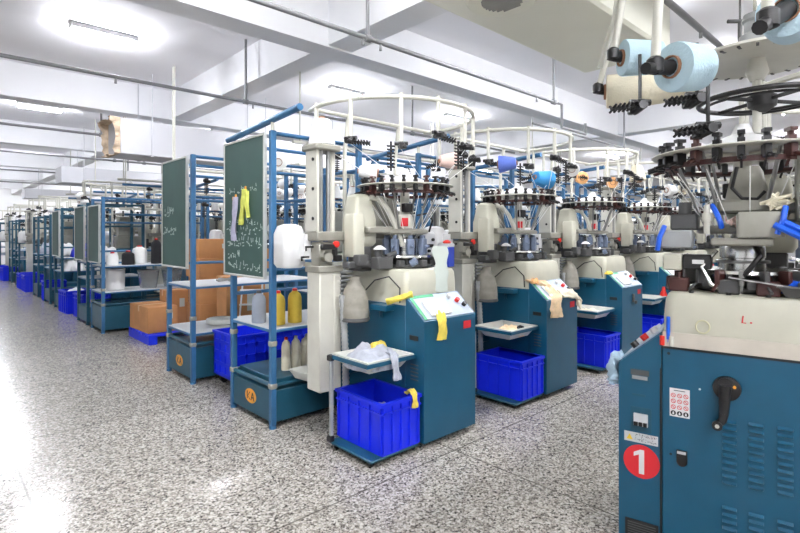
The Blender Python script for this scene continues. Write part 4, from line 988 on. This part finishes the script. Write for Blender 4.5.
for k in range(18):
    a = 2*PI*k/18; m = nm(); m.xf = Matrix.Rotation(a, 4, 'Z') @ trans(.255, 0, 0); m.cbox((0,0,1.395),(.06,.022,.07),.004); m.cyl((.03,0,1.36),(.075,0,1.335),.007,n=6); m.obj('jack_lever', (STEEL, DGREY, BROWN)[k % 3], NUM)
for k, y in enumerate((-.2, -.05, .1)): MB().cyl((.27,y,1.316),(.27,y,1.328),.011,n=10).obj('shell_screw', BLACK, NUM)
MB().lathe([(.10,1.455),(.115,1.457),(.115,1.468),(.10,1.47)], n=32, closed=True).obj('cylinder_ring', STEEL, NUM)
MB().tube([(.2,.05,1.545),(.27,.07,1.50),(.285,.03,1.44),(.27,.0,1.40)], .012, 8).obj('cable', BLACK, NUM)
MB().cyl((.22,-.14,1.60),(.22,-.14,1.74),.014,n=10).cyl((.22,-.14,1.66),(.22,-.14,1.70),.022,n=10).obj('guide_post', CREAM, NUM)
MB().box(.06,.2,-.30,-.18,1.62,1.70,.008).cyl((.13,-.24,1.70),(.13,-.24,1.76),.03,n=12).obj('drive_motor', DGREY, NUM)
MB().cyl((.29,-.05,1.40),(.29,.4,1.335),.006,n=6).obj('feed_rod', CHROME, NUM)
cu = build_tray('dark tray with blue cloth on the back of the beige shell'); cu.location = num((.20,.235,1.32)); cu.rotation_euler.z = math.radians(192); cu.scale = (.5,.5,.5)
for ch in cu.children: ch.data.materials[0] = DGREY
cloth('cloth_scrap', 'bright blue cloth in the dark tray on the beige shell', 'cloth', HOSE, num((.20,.235,1.33)), .17, .17, .06, 50)

# large cones and cream holders around its creel
def C(px, py, d_):   # a place in the hall, measured out along a line of sight of the survey
    f, a = 506, math.radians(46.86); u = (px-400)/f
    return Vector((d_*(cos(a)+u*sin(a)), d_*(sin(a)-u*cos(a)), 1.6-(py-234)*d_/f))
cone_r = Vector((.73, -.684, 0)); cone_d = Vector((.684, .73, 0))
first_cone(LBLUEY, C(672, 67, 1.9), cone_r*.94+cone_d*.35+Vector((0,0,.08)), 'largest light blue yarn cone, hole facing the camera, overhead', s=1.0, L=.14, r0=.092, r1=.084)
first_cone(LBLUEY, C(622, 58, 2.6), cone_r*.99-cone_d*.03, 'light blue yarn cone partly behind the largest one', L=.19, r0=.092, r1=.08)
first_cone(CREAMY, C(606, 92, 3.0), cone_r*.93-cone_d*.34, 'cream yarn cone lying level below the light blue cones', L=.24, r0=.097, r1=.088)
first_cone(CREAMY, C(648, 90, 2.92), cone_r*.93-cone_d*.34-Vector((0,0,.03)), 'second cream yarn cone in line behind the level one, under the largest blue cone', L=.24, r0=.086, r1=.06)
first_cone(LBLUEY, C(786, 10, 1.55), cone_r*.6+cone_d*.7+Vector((0,0,.1)), 'light blue yarn cone cut by the top of the picture above the fan disc', L=.2, r0=.08, r1=.07)
def holder(label, a_, b_, r=.017, tip=None):
    a_, b_ = Vector(a_), Vector(b_); b_ = a_+(b_-a_)*((ZC-.005-a_.z)/(b_.z-a_.z))
    t = thing('cone_holder', label, 'holder', a_); M0 = -Vector(a_)
    MB().cyl(Vector(a_)+M0, Vector(b_)+M0, r, n=12).obj('tube', CREAM, t)
    m = MB(); e = Vector(a_)+M0; m.lathe([(.018,-.02),(.03,-.015),(.03,.03),(.02,.04)], e, 12); 
    if tip is not None: m.cyl(e, e+Vector(tip), .026, .03, 12).cyl(e+Vector(tip)*.2, e-Vector(tip)*.45, .022, n=10)
    m.obj('spindle', BLACK, t)
ax1 = (cone_r*.62+cone_d*.75).normalized()
holder('cream holder tube carrying the largest light blue cone', C(655, 68, 1.86), C(662, -60, 1.86), tip=C(675, 67, 1.92)-C(655, 68, 1.86))
holder('cream holder tube of the light blue cone that is half hidden', C(613, 56, 2.58), C(628, -30, 2.55), tip=(.04,-.02,0))
holder('cream holder tube of the cone cut by the top of the picture', C(768, 22, 1.5), C(765, -90, 1.5), tip=C(786,10,1.55)-C(768,22,1.5))
holder('lowest cream holder tube beside the level cream cone', C(598, 90, 3.0), C(617, 20, 2.9), tip=(.04,-.03,0))
tag(MB().tube([C(600,68,2.7), C(608,40,2.65), C(615,18,2.6), C(620,-20,2.6)], .015, 8).obj('curved_hose', CREAM), 'cream curved hose beside the slanted cone holders', 'hose')
for i, (px, py, d_) in enumerate(((640,105,2.5),(697,98,2.3),(708,128,2.2))):
    m = nm(); p = C(px, py, d_); clamp_mesh(m, p, .8); comb_mesh(m, p, 2.6); m.cyl(p, p+Vector((0,0,.25)), .008, n=6)
    tag(m.obj('tension_clamp', BLACK), ['black tension clamp with comb below the cream level cone', 'black tension clamp with comb under the largest light blue cone', 'black tension clamp at the left rim of the dark yarn wheel'][i], 'clamp')
hd = thing('ceiling_hanger', 'dark T-shaped hanger dropping from the ceiling by the fan disc', 'hanger', C(740, 55, 3.0))
MB().cyl((0,0,-.08),(0,0,.2),.012,n=8).obj('rod', DGREY, hd); MB().cyl((-.05,.05,.2),(.05,-.05,.2),.012,n=8).cyl((0,0,.2),(0,0,1.0),.006,n=6).obj('cross_bar', DGREY, hd)

# one more machine of the right-hand row, behind the number one machine
NB = place(LOD, (4.75, .55, 0), 186, 'circular knitting machine hidden behind the number one machine'); 

# ------------------------------------------------------------------ light, camera
W = bpy.data.worlds.new('hall'); SC.world = W; W.use_nodes = True
W.node_tree.nodes['Background'].inputs['Color'].default_value = (.9, .95, 1, 1); W.node_tree.nodes['Background'].inputs['Strength'].default_value = .3
def area(x, y, z, sx, sy, e, rx=0, ry=0):
    l = bpy.data.lights.new('tube_light', 'AREA'); l.shape = 'RECTANGLE'; l.size = sx; l.size_y = sy; l.energy = e; l.color = (1, .99, .97)
    o = bpy.data.objects.new('tube_light', l); COL.objects.link(o); o.location = (x, y, z); o.rotation_euler = (math.radians(rx), math.radians(ry), 0)
for y in (-1.8, 2.1, 7.0, 11.8, 16.5, 21.2, 26):  # area lights supplementing the tubes; last row added for the far wall
    for x in (-.9, 1.6, 5.3, 8.2, 12.2):
        if y < 0 and x < 6: area(x, y, 3.97, .7, .16, 26)  # added near row, lifts the dim right machine and front consoles
        elif y > 0 and (x > 2 or y < 3): area(x, y, 3.97, .7, .16, 21)
cam = bpy.data.cameras.new('camera'); co = bpy.data.objects.new('camera', cam); COL.objects.link(co)
co.location = (0, 0, 1.6); co.rotation_euler = (PI/2, 0, math.radians(46.86-90))
cam.sensor_width = 36; cam.lens = 506/800*36; cam.shift_y = -(266.5-234)/800; cam.clip_start = .05
SC.camera = co
SC.view_settings.view_transform = 'Standard'; SC.view_settings.look = 'None'; SC.view_settings.exposure = .56; SC.view_settings.gamma = 1

# pieces of the deep rows that stand wholly behind other things
UNSEEN = """


cloth_pile.004
creel_rack.030 creel_rack.032 creel_rack.034 creel_rack.035 creel_rack.036 knitting_machine.036 knitting_machine.037 knitting_machine.044 knitting_machine.053 knitting_machine.054 yarn_cone.005 yarn_cone.009
yarn_cone.014 yarn_cone.021 yarn_cone.022 yarn_cone.023 yarn_cone.024 yarn_cone.026 yarn_cone.027 yarn_cone.028 yarn_cone.029 yarn_cone.030 yarn_cone.031 yarn_cone.032
yarn_cone.033 yarn_cone.034 yarn_cone.035 yarn_cone.036 yarn_cone.037 yarn_cone.039 yarn_cone.040 yarn_cone.041 yarn_cone.042 yarn_cone.043 yarn_cone.044 yarn_cone.045
yarn_cone.046 yarn_cone.047 yarn_cone.048 yarn_cone.049 yarn_cone.050 yarn_cone.051 yarn_cone.052 yarn_cone.054 yarn_cone.056 yarn_cone.059 yarn_cone.061 yarn_cone.063
yarn_cone.064 yarn_cone.066 yarn_cone.067 yarn_cone.069 yarn_cone.071 yarn_cone.073 yarn_cone.074 yarn_cone.075 yarn_cone.076 yarn_cone.077 yarn_cone.078 yarn_cone.079
yarn_cone.080 yarn_cone.081 yarn_cone.082 yarn_cone.083 yarn_cone.084 yarn_cone.085 yarn_cone.086 yarn_cone.087 yarn_cone.088 yarn_cone.089 yarn_cone.090 yarn_cone.091
yarn_cone.092 yarn_cone.093 yarn_cone.094 yarn_cone.101 yarn_cone.104 yarn_cone.106 yarn_cone.107 yarn_cone.108 yarn_cone.109 yarn_cone.110 yarn_cone.111 yarn_cone.112
yarn_cone.113 yarn_cone.114 yarn_cone.115 yarn_cone.116 yarn_cone.117 yarn_cone.118 yarn_cone.119 yarn_cone.120 yarn_cone.126 yarn_cone.128 yarn_cone.129 yarn_cone.130
yarn_cone.131 yarn_cone.132 yarn_cone.133 yarn_cone.134 yarn_cone.135 yarn_cone.136 yarn_cone.137 yarn_cone.138 yarn_cone.139 yarn_cone.140 yarn_cone.141 yarn_cone.144
yarn_cone.145 yarn_cone.146 yarn_cone.147 yarn_cone.150 yarn_cone.151 yarn_cone.152 yarn_cone.154 yarn_cone.155 yarn_cone.156 yarn_cone.157 yarn_cone.159 yarn_cone.160
yarn_cone.161 yarn_cone.163 yarn_cone.164 yarn_cone.165 yarn_cone.184 yarn_cone.188 yarn_cone.189 yarn_cone.190 yarn_cone.191 yarn_cone.192 yarn_cone.193 yarn_cone.194
yarn_cone.195 yarn_cone.196 yarn_cone.197 yarn_cone.198 yarn_cone.207 yarn_cone.210 yarn_cone.212 yarn_cone.214 yarn_cone.215 yarn_cone.216 yarn_cone.217 yarn_cone.218
yarn_cone.219 yarn_cone.222 yarn_cone.228 yarn_cone.230 yarn_cone.231 yarn_cone.232 yarn_cone.233 yarn_cone.234 yarn_cone.235 yarn_cone.236 yarn_cone.237 yarn_cone.238
yarn_cone.239 yarn_cone.240 yarn_cone.242 yarn_cone.243 yarn_cone.244 yarn_cone.245 yarn_cone.246 yarn_cone.247 yarn_cone.248 yarn_cone.249 yarn_cone.250 yarn_cone.251
yarn_cone.252 yarn_cone.253 yarn_cone.254 yarn_cone.255
"""
for n in UNSEEN.split():
    o = bpy.data.objects.get(n)
    if o:
        for c in o.children_recursive: bpy.data.objects.remove(c)
        bpy.data.objects.remove(o)
